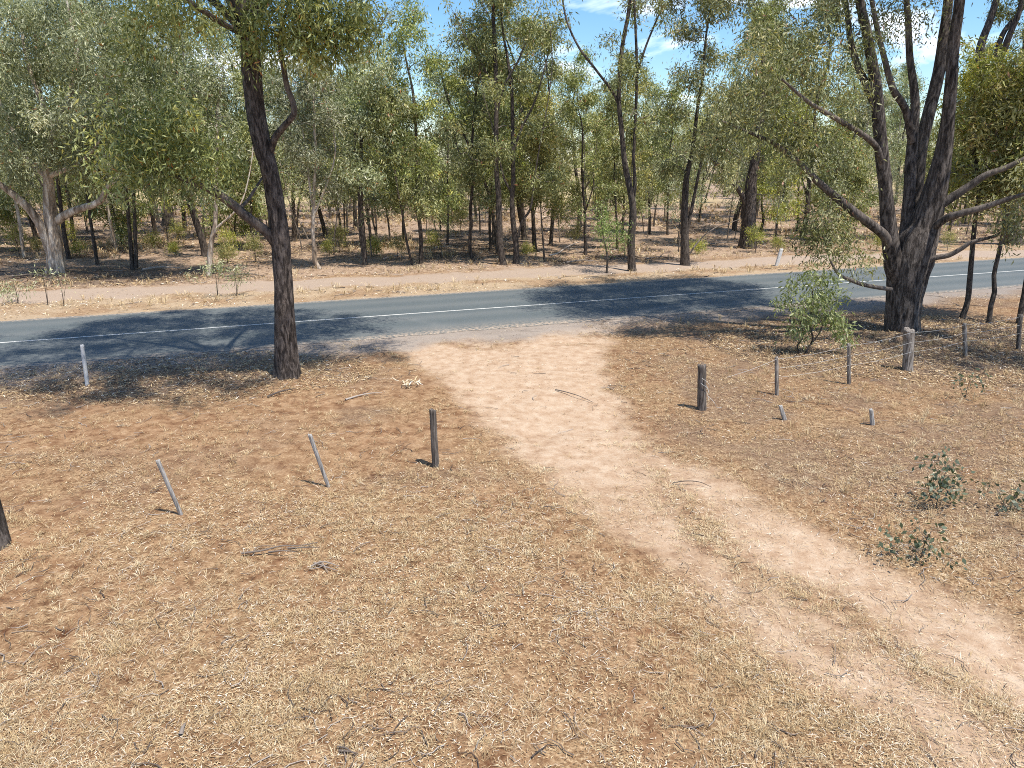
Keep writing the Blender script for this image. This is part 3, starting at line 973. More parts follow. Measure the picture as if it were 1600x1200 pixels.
    for px, py, d, s, m in ((1290, 30, -.5, .5, 9), (1255, 60, -.9, .5, 10), (1215, 40, -1.2, .55, 9), (1300, 90, -.8, .45, 7), (1265, 125, -1.5, .45, 8), (1225, 105, -2, .5, 9), (1195, 140, -2, .4, 7), (1315, 150, -1.3, .35, 5), (1285, 215, -1.2, .4, 6),
                            (1230, 195, -1.4, .45, 8), (1190, 185, -1.6, .45, 9), (1150, 175, -1.8, .5, 9), (1130, 215, -1.6, .4, 6), (1245, 235, -1.3, .38, 6), (1215, 250, -1.3, .35, 5), (1310, 260, -1, .3, 4),
                            (1275, 345, -1.2, .30, 4), (1310, 350, -1.2, .30, 5), (1285, 375, -1.2, .25, 3), (1325, 380, -1.2, .2, 2), (1300, 400, -1.2, .16, 2), (1345, 410, -1.1, .1, 1), (1260, 365, -1.2, .2, 2),
                            (1440, 10, .9, .35, 4), (1395, 20, .5, .4, 5), (1340, 60, -.5, .3, 4), (1580, 270, -1.2, .4, 6), (1600, 320, -1.8, .4, 5), (1560, 350, -1.2, .3, 3)):
        cl.append((P(px, py, Y + d), (s, s, s * .7), max(2 if s > .2 else 1, int(m * .46))))
    for dx, dy, dz in ((3.2, -5.6, 10.6), (4.6, -6.4, 11.2), (2.6, -4.6, 11.6), (5.4, -5.0, 11), (4.0, -7.2, 11.4), (6.0, -3.4, 10.6)):
        cl.append((C0 + np.array((dx, dy, dz)), (.7, .7, .45), 10))
    hero('gum_tree', 'huge grey many-stemmed gum tree with a thick trunk behind the wire fence', C0, trC, limbs, cl, 'grey', 'leaf', 4, 270, .30, .15, .034, hang=.7, tone=.55, flare=.14, sides=56)

    # ---- pale gum at the far left
    Y = B0[1]
    trB = pl([(88, 432), (87, 400), (84, 370), (80, 340), (77, 310), (76, 285), (73, 262)], Y, None, [28, 24, 22, 20, 17, 14, 11])
    limbs = [
        pl([(80, 395), (66, 358), (52, 335), (37, 318), (20, 303), (0, 288), (-25, 268)], Y, [0, -.3, -.5, -.7, -.9, -1.1, -1.3], [15, 13, 12, 11, 10, 8, 6]),
        pl([(90, 345), (102, 336), (125, 326), (143, 321), (158, 312), (168, 294), (182, 276), (196, 255), (205, 225)], Y, [0, -.2, -.4, -.5, -.6, -.7, -.8, -.9, -1], [13, 12, 11, 10.5, 9, 8, 7, 5, 3]),
        pl([(75, 278), (58, 262), (43, 246), (30, 225), (15, 190), (0, 160)], Y, [0, .2, .4, .5, .6, .8], [10, 9, 8, 7, 5, 3]),
        pl([(78, 275), (95, 268), (118, 258), (140, 240), (160, 215)], Y, [0, -.2, -.4, -.6, -.8], [8, 7, 6, 5, 3]),
        pl([(73, 264), (78, 225), (95, 180), (112, 140), (120, 80), (110, 30), (100, -20)], Y, [0, .1, .2, .3, .4, .5, .6], [12, 10, 9, 8, 7, 5, 3]),
        pl([(85, 205), (68, 165), (50, 120), (38, 70), (30, 20)], Y + .1, [0, 0, .1, .2, .3], [8, 7, 6, 5, 3]),
        pl([(100, 170), (130, 150), (165, 120), (195, 85), (220, 40)], Y + .2, [0, 0, .1, .2, .3], [7, 6, 5, 4, 3]),
    ]
    cl = []
    rng = np.random.default_rng(9)
    for px, py, s, m in ((20, 30, 1.2, 20), (75, 20, 1.1, 20), (130, 40, 1.1, 20), (185, 30, 1.0, 18), (235, 60, .9, 14), (35, 95, .9, 12), (100, 90, .8, 11), (165, 100, .9, 14), (215, 110, .9, 14), (255, 120, .8, 12), (30, 165, .7, 10),
                         (75, 190, .6, 8), (140, 175, .75, 12), (190, 160, .8, 13), (230, 170, .7, 12), (270, 165, .6, 8), (25, 215, .7, 12), (65, 225, .5, 7), (110, 220, .65, 11), (160, 215, .7, 13), (205, 215, .7, 12), (245, 215, .55, 9), (20, 255, .5, 6), (130, 255, .4, 5), (175, 255, .45, 7), (210, 262, .4, 5),
                         (-30, 60, 1.2, 18), (-40, 150, 1.0, 14), (-30, 230, .8, 10)):
        for k in (-1, 1):
            cl.append((P(px, py, Y + k * rng.uniform(.2, 2.2) - .4), (s * .8, s * .9, s * .6), m // 2 + 1))
    hero('gum_tree', 'pale blotchy-barked spreading gum tree at the left edge beyond the road', B0, trB, limbs, cl, 'pale', 'leafg', 6, 200, .28, .19, .045, hang=.7, rough=.05, tone=.5, flare=.25, group='gum trees of the woodland beyond the road', sides=28)

    # ---- trunk at the left edge of the foreground, its crown above the frame
    tr = ([E0, E0 + (0, 0, .6), E0 + (-.02, 0, 1.6), E0 + (-.05, 0, 3), E0 + (-.15, -.1, 5), E0 + (-.2, -.2, 7)], [.25, .22, .21, .20, .19, .16])
    t = tr[0][-1]
    limbs = [([t - (0, 0, .3), t + (dx * .5, dy * .5, 1.4), t + (dx, dy, 2.8)], [.12, .08, .03]) for dx, dy in ((-1.6, -.6), (-.9, -1.8), (.4, -1.2))]
    cl = [(t + np.array((dx, dy, dz)), (.6, .6, .4), 9) for dx, dy, dz in ((-1.5, -.7, 3), (-.8, -1.8, 3.2), (.3, -1.3, 3.4), (-1.2, -1.2, 4), (-2.4, -1.4, 2.8))]
    hero('gum_tree', 'grey trunk base cut by the left edge of the dry foreground', E0, tr, limbs, cl, 'grey', 'leaf', 12, 70, .28, .15, .03, flare=.0, sides=26)


def trees_woodland():
    K = dict
    # front rank, measured one by one
    named('thin straight dark pole of a tree right of the pale blotchy gum', [(152, 413), (147, 380), (141, 340), (136, 300), (133, 240), (132, 180)], 5.5, 9, 4, 1.3, seed=101, nl=7)
    named('pair of slim black stems from one base in front of a thick pale trunk', [(207, 421), (204, 380), (200, 330), (197, 290), (195, 200)], 7, 9.5, 3.6, 1.5, [([(213, 418), (212, 380), (210, 330), (209, 290), (214, 200)], 6.5)], seed=102)
    named('thick pale mottled trunk standing behind the pair of slim black stems', [(187, 378), (185, 345), (181, 310), (179, 275), (178, 220)], 24, 15, 6, 3.0, bark='pale', nl=13, per=13, w1=16, seed=103, leafm='leafg')
    named('gum with shaggy reddish bark heaped round its base, far left woods', [(263, 353), (259, 322), (257, 290), (256, 240)], 17, 14, 5, 2.8, [([(248, 346), (240, 322), (233, 298), (228, 270)], 6)], nl=12, seed=104, w1=8, leafm='leafg')
    named('slim pale grey tree with a low side fork left of the dark trunk', [(326, 431), (328, 400), (331, 375), (336, 350), (337, 314), (338, 286), (340, 220)], 9, 8.5, 3.4, 1.7, [([(334, 362), (345, 350), (364, 334), (380, 310)], 4)], bark='pale', leafm='leafg', seed=105)
    named('black trunk with whitish crooked stems beside it, right of the dark gum', [(459, 378), (459, 345), (458, 310), (457, 270), (452, 200)], 7, 9.5, 3.8, 1.7, [([(460, 376), (465, 342), (467, 318), (474, 288), (482, 262)], 4)], seed=106, leafm='leafg', deadpx=[([(481, 374), (470, 350), (458, 326), (452, 314), (440, 292)], 3)])
    named('pale tree with an S-bent foot and bare forked limbs', [(500, 420), (491, 404), (492, 386), (489, 370), (490, 338), (491, 300), (493, 240)], 8, 8.5, 4.2, 1.6, [([(491, 336), (502, 310), (512, 284), (519, 264), (524, 230)], 3.5), ([(490, 330), (485, 300), (482, 270), (477, 235)], 4)], bark='pale', leafm='leafg', seed=107)
    named('double dark upright trunk standing apart, left centre of the woods', [(570, 414), (569, 390), (566, 350), (564, 306), (565, 270), (566, 200)], 8.5, 9, 3.0, 2.1, [([(568, 402), (563, 370), (561, 330), (560, 290), (555, 230)], 5)], seed=108, leafm='leafg', nl=12)
    named('very thin pole tree just left of the double dark trunk', [(540, 386), (538, 342), (537, 296), (536, 250)], 3.2, 8, 3.2, 1.4, seed=109, leafm='leafg')
    named('two wavy whip-thin stems crossing, right of the double dark trunk', [(592, 387), (586, 358), (582, 342), (581, 314), (582, 260)], 3.6, 8.5, 3.2, 1.5, [([(588, 372), (588, 350), (586, 330), (584, 312), (590, 270)], 3)], seed=110)
    named('slender tree leaning left across its upright neighbour', [(645, 414), (636, 380), (631, 350), (628, 330), (622, 300), (615, 250)], 4.2, 7.5, 2.8, 1.6, seed=111)
    named('dark slightly wavy trunk beside the left-leaning slender tree', [(657, 411), (658, 382), (656, 350), (652, 330), (651, 300), (650, 266), (650, 220), (646, 150)], 7, 11, 3.4, 1.9, seed=112, nl=12)
    named('thin sapling trunk behind and left of the left-leaning tree', [(610, 383), (608, 358), (604, 330), (602, 306), (600, 260)], 3.4, 8.5, 3, 1.4, seed=113)
    named('straight thin trunk midway between the two wavy dark trunks', [(699, 381), (700, 330), (699, 280), (700, 220)], 4, 9.5, 3.2, 1.6, seed=114, leafm='leafg')
    named('wavy dark trunk kinked near the ground left of the tallest pair', [(740, 407), (734, 386), (736, 350), (735, 326), (738, 290), (737, 242), (742, 160)], 6.5, 10.5, 3.2, 1.9, seed=115, nl=11)
    named('dim straight trunk standing behind the tallest pair', [(767, 391), (765, 342), (769, 280), (770, 220)], 5, 11, 3.5, 1.7, seed=116)
    named('tallest dark trunk of the centre, wide at the foot, reaching the sky', [(787, 414), (782, 386), (780, 350), (779, 310), (776, 270), (775, 236), (775, 131), (772, 56), (770, 0)], 11, 15.5, 6.5, 2.6, [([(775, 180), (790, 130), (812, 90), (830, 40)], 4), ([(774, 140), (750, 95), (728, 60), (710, 20)], 4)], seed=117, w1=5, nl=11, per=8, n=60)
    named('trunk leaning left out of the foot of the tallest dark trunk', [(778, 396), (775, 365), (771, 340), (764, 306), (756, 280), (740, 242), (722, 205), (705, 170)], 6, 10, 4.5, 2.0, seed=118)
    named('dark trunk forking low with a right side limb, right of the tallest', [(807, 413), (806, 380), (802, 350), (800, 310), (802, 280), (801, 230), (800, 150)], 10, 12.5, 4.0, 2.3, [([(809, 370), (816, 346), (828, 328), (833, 300), (838, 260)], 4.5), ([(799, 300), (788, 280), (778, 240), (770, 200)], 4), ([(801, 240), (815, 200), (835, 160), (850, 110)], 4.5)], seed=119, nl=12)
    named('sturdy short trunk with a bushy low crown beside a thin pole', [(836, 392), (834, 360), (832, 320), (833, 290)], 7.5, 8.5, 2.6, 2.0, seed=120, leafm='leafy', nl=10)
    named('thin pale pole right beside a sturdy short bushy tree', [(851, 407), (848, 370), (845, 326), (844, 290)], 3.2, 6.5, 2.7, 1.4, seed=121, leafm='leafy')
    named('trunk with litter at its foot behind the fallen white branch', [(860, 382), (862, 360), (865, 316), (866, 260), (868, 200)], 7, 11.5, 3.2, 2.1, seed=122, nl=11)
    named('V-forked dark tree standing clear on bare red soil', [(904, 365), (906, 330), (905, 300), (900, 270), (897, 230)], 7.5, 11, 3.4, 2.3, [([(906, 312), (912, 296), (922, 280), (932, 250)], 4)], seed=123, nl=12)
    named('small bushy sapling on a thin crooked stem at the track edge', [(948, 427), (949, 412), (949, 400), (946, 385), (943, 372)], 4, 2.9, 1.6, .62, seed=124, nl=6, per=6, L=.13, W=.035, n=42, sig=.2, group='saplings along the track', leafm='leafb')
    named('tall sinuous dark tree forking into long wands, right of centre', [(988, 423), (986, 382), (989, 342), (988, 314), (983, 290), (977, 260), (972, 215), (967, 150), (972, 75), (984, 0)], 13, 15, 7.0, 2.2,
          [([(988, 318), (992, 290), (990, 250), (991, 225), (995, 112), (991, 0), (990, -40)], 6), ([(969, 180), (961, 150), (931, 109), (905, 75), (886, 34), (879, 0)], 4.5), ([(994, 120), (1010, 70), (1035, 10)], 4)], seed=125, w1=5, nl=10, per=8, n=60)
    named('thin pole tree just left of the tall sinuous dark tree', [(971, 379), (974, 342), (976, 290), (978, 240)], 4.6, 10, 3.4, 1.6, seed=126, leafm='leafy')
    named('short dark trunk behind and right of the tall sinuous tree', [(1015, 366), (1015, 340), (1014, 300), (1016, 250)], 4.6, 10, 2.8, 2.0, seed=127, leafm='leafg', nl=10)
    named('thin upright stem left of the shaggy-footed pale-streaked tree', [(1043, 367), (1043, 330), (1045, 290), (1046, 240)], 3.8, 9.5, 3.0, 1.8, seed=128)
    named('shaggy-footed tree with two upright limbs and a bare drooping branch', [(1071, 414), (1070, 380), (1070, 346), (1071, 300), (1074, 270), (1082, 236), (1090, 170)], 15, 11.5, 4.2, 2.3, [([(1073, 365), (1082, 320), (1090, 280), (1098, 240), (1105, 180)], 6)], seed=129, w1=5, nl=12,
          deadpx=[([(1078, 396), (1086, 384), (1096, 372), (1108, 362), (1122, 354), (1140, 348), (1158, 342)], 3)])
    named('thick dark old trunk with a left limb and white dead twigs', [(1168, 388), (1170, 350), (1172, 320), (1174, 285), (1180, 250), (1188, 190)], 25, 13.5, 5.0, 3.2, [([(1168, 322), (1158, 302), (1146, 284), (1130, 262), (1112, 248), (1095, 200)], 9)], seed=130, w1=11, nl=15, per=13, bark='dark',
          deadpx=[([(1172, 270), (1160, 282), (1146, 286)], 3), ([(1146, 286), (1138, 270), (1134, 255)], 2.2), ([(1176, 300), (1190, 305), (1205, 300)], 2.2)])
    named('crooked thin trunk hidden just right of the thick dark old trunk', [(1187, 366), (1193, 342), (1190, 320), (1192, 280)], 5, 9, 3.0, 1.8, seed=131)
    named('massive dark trunk behind the thin stems at the right edge', [(1583, 383), (1580, 345), (1577, 300), (1572, 250), (1562, 190)], 26, 17, 6.5, 3.4, [([(1572, 240), (1548, 170), (1534, 110), (1532, 75), (1546, 35), (1560, -10)], 16), ([(1545, 150), (1562, 66), (1584, 30), (1605, 5)], 9), ([(1575, 230), (1590, 160), (1600, 90)], 10)], seed=132, w1=18, nl=13, per=11, bark='dark')
    named('tall open-crowned tree against the blue gap, left of centre', [(556, 356), (554, 320), (553, 260), (552, 200), (552, 150), (546, 90), (541, 30), (540, -20)], 7, 20, 10, 3.2, [([(552, 170), (562, 120), (585, 60), (606, 20)], 3.5), ([(552, 200), (535, 170), (520, 140)], 3)], seed=133, w1=3, nl=9, per=9, leafm='leafg', n=70)
    # thin trees on the near side, at the right edge
    kw = dict(group='thin trees behind the fence', leafm='leafy', L=.20, W=.048, tone=.62)
    rg = np.random.default_rng(145)
    ext = np.concatenate([P(px, py, 24.3 + rg.uniform(-.6, .6)) + rg.normal(size=(m, 3)) * .42 for px, py, m in ((1510, 175, 5), (1550, 140, 6), (1592, 118, 7), (1490, 232, 5), (1540, 222, 6), (1580, 190, 7), (1500, 280, 4), (1562, 275, 5), (1605, 245, 6), (1470, 265, 3), (1620, 170, 6))])
    named('left of three thin dark trees at the right, leaning right from its foot', [(1502, 497), (1512, 470), (1516, 430), (1520, 380), (1524, 340), (1530, 290)], 9, 8.6, 4.2, 1.3, seed=141, nl=9, n=75, w1=6, **kw)
    named('middle of three thin dark trees at the right, S-curved stem', [(1546, 504), (1548, 478), (1554, 456), (1553, 430), (1562, 390), (1568, 360), (1576, 310)], 8, 8.2, 4.0, 1.3, seed=142, nl=9, n=70, w1=5, extra=ext, **kw)
    named('right of three thin dark trees at the right, half out of frame', [(1592, 506), (1596, 480), (1600, 460), (1606, 420), (1612, 370)], 9, 8.4, 4.0, 1.4, seed=143, nl=9, n=75, w1=6, **kw)


def proto_tree(seed, h, cb, cr, w, forks, leafm, bark='wood', **kw):
    rng = np.random.default_rng(seed)
    base = np.zeros(3)
    pts = [base.copy()]; rad = [w]
    z = 0
    d = np.array((rng.normal(0, .06), rng.normal(0, .06), 1.0))
    while z < h * .5:
        d[:2] += rng.normal(0, .07, 2); d[:2] *= .8
        pts.append(pts[-1] + d * .9); z = pts[-1][2]; rad.append(rad[-1] * .93)
    stems = [(pts, rad)]
    for k in range(forks):
        j = rng.integers(max(1, len(pts) // 3), len(pts) - 1)
        a = rng.uniform(0, 6.28)
        q = [pts[j].copy()]; r = [rad[j] * .6]
        for s in range(3):
            q.append(q[-1] + np.array((math.cos(a) * (.45 - .1 * s), math.sin(a) * (.45 - .1 * s), .8))); r.append(r[-1] * .85)
        stems.append((q, r))
    return woodland_tree(seed, base, stems, h, cb, cr, bark=bark, leafm=leafm, sides=7, **kw)


def trees_fill():
    specs = [
        # h, cb, cr, w, forks, leaf, bark, kind words
        (11.5, 2.8, 2.1, .10, 1, 'leaf', 'wood', 'slim dark-stemmed'),
        (13, 3.0, 2.5, .13, 2, 'leafg', 'wood', 'forked grey-green'),
        (10, 2.2, 2.0, .09, 0, 'leafy', 'wood', 'slim yellow-green'),
        (14, 3.4, 2.9, .17, 2, 'leaf', 'dark', 'stout dark-trunked'),
        (12, 2.8, 2.3, .11, 1, 'leafg', 'pale', 'pale-trunked grey-green'),
        (6, 1.3, 1.8, .07, 1, 'leaf', 'wood', 'short bushy'),
        (16, 4.0, 3.2, .2, 3, 'leafg', 'wood', 'tall spreading'),
        (12.5, 2.4, 2.4, .11, 2, 'leafy', 'wood', 'forked yellow-green'),
        (6.0, 2.2, .95, .036, 0, 'leafg', 'wood', 'whip-thin wispy grey'),
        (7.5, 2.8, 1.1, .045, 1, 'leaf', 'wood', 'whip-thin double'),
    ]
    protos = []
    for k, (h, cb, cr, w, fk, lf, bk, words) in enumerate(specs):
        o = proto_tree(300 + k, h, cb, cr, w, fk, lf, bk, nl=12 if w > .06 else 6, per=10 if w > .06 else 6, n=72 if w > .06 else 50, L=.25 if w > .06 else .18, W=.062 if w > .06 else .042, sig=.26)
        protos.append(o)
    rng = np.random.default_rng(77)
    spots = []
    tb = np.array([t[2][:2] for t in TREES] + [B0[:2]])

    def ok(x, y, dmin):
        if np.min(np.hypot(tb[:, 0] - x, tb[:, 1] - y)) < dmin: return False
        return all((x - a) ** 2 + (y - b) ** 2 > dmin * dmin for a, b, *_ in spots)
    zones = [(40, 58, 46, 2.9), (58, 85, 66, 3.5), (85, 125, 52, 4.2)]
    zones = [(39, 62, 46, 1.5)] + zones
    for zi, (y0, y1, cnt, dmin) in enumerate(zones):
        k = 0; tries = 0
        while k < cnt and tries < 5000:
            tries += 1
            y = rng.uniform(y0, y1); x = rng.uniform(-1, 1) * (y * .80 + 4)
            if road_n(x, y) < (13.5 if zi else 11.5) or not ok(x, y, dmin): continue
            if y > 88 and x < -18 and rng.random() < .75: continue          # the open paddock far left
            if x < -14 and y < 70 and rng.random() < .5: continue           # thinner on the left
            spots.append((x, y, int(rng.integers(8)) if zi else int(rng.integers(8, 10)), rng.uniform(.78, 1.1)))
            k += 1
    # name each by its look and the measured tree it stands behind
    anchors = [(o['label'], px, b) for o, px, b in TREES if o['group'].startswith('gum')]
    used = {}
    short = {}
    first = [True] * len(protos)
    groups = {}
    for x, y, k, s in sorted(spots, key=lambda t: t[1]):
        t = y / CT if False else y
        px = 800 + F * x / (y * CT + H * ST)
        o = protos[k]
        if first[k]:
            first[k] = False; c = o
        else:
            c = o.copy(); COL.objects.link(c)
            for ch in o.children:
                d = ch.copy(); COL.objects.link(d); d.parent = c
        if 600 < px < 695: s *= .74
        elif 890 < px < 1045: s *= .84
        elif 1420 < px < 1475: s *= .72
        c.location = (x, y, float(gz(x, y)) - .03)
        c.rotation_euler = (0, 0, rng.uniform(0, 6.28)); c.scale = (s, s, s * rng.uniform(.92, 1.1))
        groups.setdefault(k, []).append((c, px, y))
    ordw = ['first', 'second', 'third', 'fourth', 'fifth', 'sixth', 'seventh', 'eighth', 'ninth', 'tenth', 'eleventh', 'twelfth', 'thirteenth', 'fourteenth', 'fifteenth', 'sixteenth', 'seventeenth', 'eighteenth', 'nineteenth', 'twentieth']
    bands = [(0, 58, 'near rows of the woods'), (58, 85, 'middle rows of the woods'), (85, 999, 'far rows of the woods')]
    for k, L in groups.items():
        for y0, y1, nm in bands:
            B = sorted([t for t in L if y0 <= t[2] < y1], key=lambda t: t[1])
            for i, (c, px, y) in enumerate(B):
                lab = f'{ordw[i]} {specs[k][7]} gum from the left, {nm}' if len(B) > 1 else f'the only {specs[k][7]} gum in the {nm}'
                tag(c, lab, 'tree', 'gum trees of the woodland beyond the road')
    # treeline across the paddock
    tl = None
    h = proto_tree(390, 15, 3.5, 4.5, .3, 3, 'leaf', 'wood', nl=18, per=13, n=34, L=.42, W=.10, sig=.5)
    i = 0
    for k in range(32):
        x = -230 + k * 15 + rng.uniform(-4, 4); y = rng.uniform(150, 215)
        if i == 0: c = h
        else:
            c = h.copy(); COL.objects.link(c)
            for ch in h.children:
                d = ch.copy(); COL.objects.link(d); d.parent = c
        i += 1
        s = rng.uniform(.75, 1.25)
        c.location = (x, y, -.1); c.rotation_euler = (0, 0, rng.uniform(0, 6.28)); c.scale = (s, s, s)
        tag(c, 'hazy distant tree of the treeline across the far paddock', 'tree', 'distant treeline across the paddock')


# ------------------------------------------------------------------ shrubs and saplings
def small_plant(name, label, base, stems, clumps, leafm, n, sig, L, W, seed, cat='shrub', group=None, bark='wood', twig=.004, tone=.5, hang=.9, r0=.012):
    rng = np.random.default_rng(seed)
    base = np.array(base, float); base[2] = float(gz(base[0], base[1]))
    mb = MB(); sk = Skeleton(rng)
    for pts, r in stems:
        pts = [np.array(p, float) for p in pts]
        sp, sr = smooth_path(pts, np.linspace(r, r * .5, len(pts)), .08)
        sk.chain(sp, sr)
        tube(mb, sp, sr, 6, .06, seed)
    cen = np.concatenate([np.asarray(c) + rng.normal(size=(m, 3)) * np.asarray(s) for c, s, m in clumps])
    cen[:, 2] = np.maximum(cen[:, 2], base[2] + .06)
    sk.reach(cen, lift=.2)
    sk.tubes(mb, twig, 4)
    fm = MB()
    foliage(fm, cen, n, sig, rng, L, W, tone=tone, hang=hang)
    o = finish_tree(name, base, [('stem', mb, bark), ('foliage', fm, leafm)])
    tag(o, label, cat, group)
    return o


def shrubs():
    # bushy young gum in front of the great tree
    b = G(1258, 552); Y = b[1]
    q = lambda pts: [P(x, y, Y) for x, y in pts]
    cl = [(P(px, py, Y + d), (s, s, s * .8), m) for px, py, d, s, m in ((1272, 428, 0, .16, 6), (1292, 432, .1, .14, 4), (1240, 448, .1, .16, 5), (1290, 450, -.1, .2, 8), (1262, 470, -.2, .18, 5), (1295, 478, 0, .18, 7), (1240, 485, 0, .17, 6), (1312, 490, 0, .12, 5), (1270, 492, .2, .2, 6), (1232, 508, 0, .12, 4), (1305, 512, 0, .1, 4), (1225, 470, 0, .1, 3), (1316, 528, .05, .08, 3), (1250, 515, .1, .12, 3))]
    small_plant('young_gum_tree', 'bushy bright-green young gum in front of the great trunk', b,
                [(q([(1258, 555), (1262, 545), (1270, 530), (1266, 510), (1268, 480), (1270, 450)]), .035), (q([(1250, 553), (1246, 540), (1255, 525), (1250, 500), (1246, 470)]), .022), (q([(1266, 540), (1280, 520), (1292, 490)]), .02)],
                cl, 'leafb', 36, .13, .15, .040, 501, 'young tree', 'young gum plants on the near side', tone=.66)
    # seedlings with round bluish leaves on the right
    for k, (px, py, hh, s, m, lab) in enumerate((
            (1462, 795, .85, .26, 20, 'largest round-leaved blue-green gum seedling on the dry ground right'),
            (1440, 868, .42, .26, 11, 'low round-leaved gum seedling nearest the camera at the right'),
            (1578, 798, .5, .2, 9, 'round-leaved gum seedling at the right edge'),
            (1508, 622, .7, .24, 6, 'olive gum seedling between the fence and the largest seedling'))):
        b = G(px, py)
        cl = [(b + np.array((RNG.normal(0, s), RNG.normal(0, s * .6), hh * RNG.uniform(.35, 1))), (.09, .09, .08), 3) for _ in range(m)]
        st = [([b - (0, 0, .05), b + (.02, .02, hh * .4), b + (.06, 0, hh * .85)], .009), ([b - (0, 0, .03), b + (-.12, .05, hh * .3), b + (-.22, 0, hh * .6)], .007)]
        small_plant('gum_seedling', lab, b, st, cl, 'leafs', 4, .08, .085, .05, 510 + k, 'seedling', 'gum seedlings on the dry ground', twig=.003, tone=.35, hang=.3)
    # leafy wisps by the track on the far side
    for k, (px, py, hh, w, lab) in enumerate((
            (340, 464, 1.5, .75, 'feathery pale-green sapling between track and road, left'),
            (370, 462, 1.1, .35, 'smaller thin sapling just right of the feathery sapling'),
            (75, 478, 1.9, .5, 'nearly bare dark sapling at the track, far left'),
            (100, 479, 1.2, .3, 'small bare sapling right of the nearly bare dark one'),
            (28, 475, .9, .5, 'pale wispy bush at the left edge of the track'))):
        b = G(px, py)
        cl = [(b + np.array((RNG.normal(0, w * .6), RNG.normal(0, w * .4), hh * RNG.uniform(.55, 1))), (.12, .12, .1), 2) for _ in range(9 if 'bare' not in lab else 3)]
        st = [([b - (0, 0, .05), b + (.03, 0, hh * .5), b + (-.04, .05, hh)], .016), ([b - (0, 0, .05), b + (.1, 0, hh * .4), b + (.3, 0, hh * .8)], .01)]
        small_plant('sapling', lab, b, st, cl, 'leafg', 16 if 'bare' not in lab else 7, .13, .16, .03, 530 + k, 'sapling', 'saplings along the track', tone=.6)
    # yellow-green shrubs in the woodland
    protos = []
    for k in range(4):
        rng = np.random.default_rng(560 + k)
        b = np.zeros(3)
        hh = (.9, 1.3, .7, 1.6)[k]
        cl = [(np.array((rng.normal(0, .22), rng.normal(0, .22), hh * rng.uniform(.45, 1))), (.13, .13, .14), 4) for _ in range(9)]
        mb = MB(); sk = Skeleton(rng)
        st = [np.zeros(3) - (0, 0, .1), np.array((.03, .02, hh * .35)), np.array((-.02, .04, hh * .8))]
        sp, sr = smooth_path(st, [.02, .016, .008], .1); sk.chain(sp, sr); tube(mb, sp, sr, 5)
        cen = np.concatenate([c + rng.normal(size=(m, 3)) * np.array(s) for c, s, m in cl])
        sk.reach(cen); sk.tubes(mb, .004, 4)
        fm = MB(); foliage(fm, cen, 30, .13, rng, .15, .022, hang=-.5, tone=.6)
        o = finish_tree('shrub', b, [('stem', mb, 'wood'), ('foliage', fm, 'leafy')])
        protos.append(o)
    spots = [(125, 402, 'yellow-green shrub right beside the thin dark pole tree'), (108, 382, 'small bright shrub touching the pale blotchy gum'), (240, 388, 'bright yellow shrub right of the thick pale trunk'), (280, 380, 'yellow shrub on a bare stem below the low bent limb'), (275, 402, 'wispy shrub in front of the yellow shrub on a bare stem'),
             (360, 398, 'olive shrub left of the dark gum trunk'), (355, 412, 'pale shrub nearest the slim forked pale tree'), (400, 412, 'dark scrubby shrub touching the left of the dark gum trunk'), (515, 400, 'round olive shrub right of the S-bent pale tree'), (530, 395, 'bushier olive shrub beside the round one'),
             (585, 400, 'thin yellow shrub right of the double dark trunk'), (622, 405, 'low olive shrub at the foot of the leaning slender tree'), (675, 392, 'yellow-green shrub right of the wavy dark trunk'), (720, 362, 'tall yellow-green bush left of the kinked wavy trunk'), (822, 398, 'small shrub between the forked dark tree and the sturdy tree'),
             (897, 388, 'bright tuft-like shrub by the fallen white branch'), (963, 338, 'yellow bush behind the small bushy sapling'), (976, 400, 'shrub at the left foot of the tall sinuous tree'), (1090, 398, 'shrub at the right of the shaggy-footed tree'), (1180, 394, 'yellow shrub against the thick dark old trunk'), (1215, 394, 'straw-green shrub by the white marker post'),
             (30, 400, 'olive shrub at the far left edge of the woods'), (60, 392, 'faint shrub left of the pale blotchy gum'), (440, 350, 'green bush far behind the dark gum trunk'), (1370, 392, 'grassy yellow bush left of the great trunk'), (1480, 392, 'grassy bush right of the great trunk across the road')]
    first = [True] * 4
    rng = np.random.default_rng(600)
    for i, (px, py, lab) in enumerate(spots):
        k = i % 4
        o = protos[k]
        if first[k]: c = o; first[k] = False
        else:
            c = o.copy(); COL.objects.link(c)
            for ch in o.children:
                d = ch.copy(); COL.objects.link(d); d.parent = c
        b = G(px, py); c.location = (b[0], b[1], float(gz(b[0], b[1])))
        s = rng.uniform(.8, 1.25); c.scale = (s, s, s); c.rotation_euler = (0, 0, rng.uniform(0, 6))
        tag(c, lab, 'shrub', 'shrubs on the woodland floor')


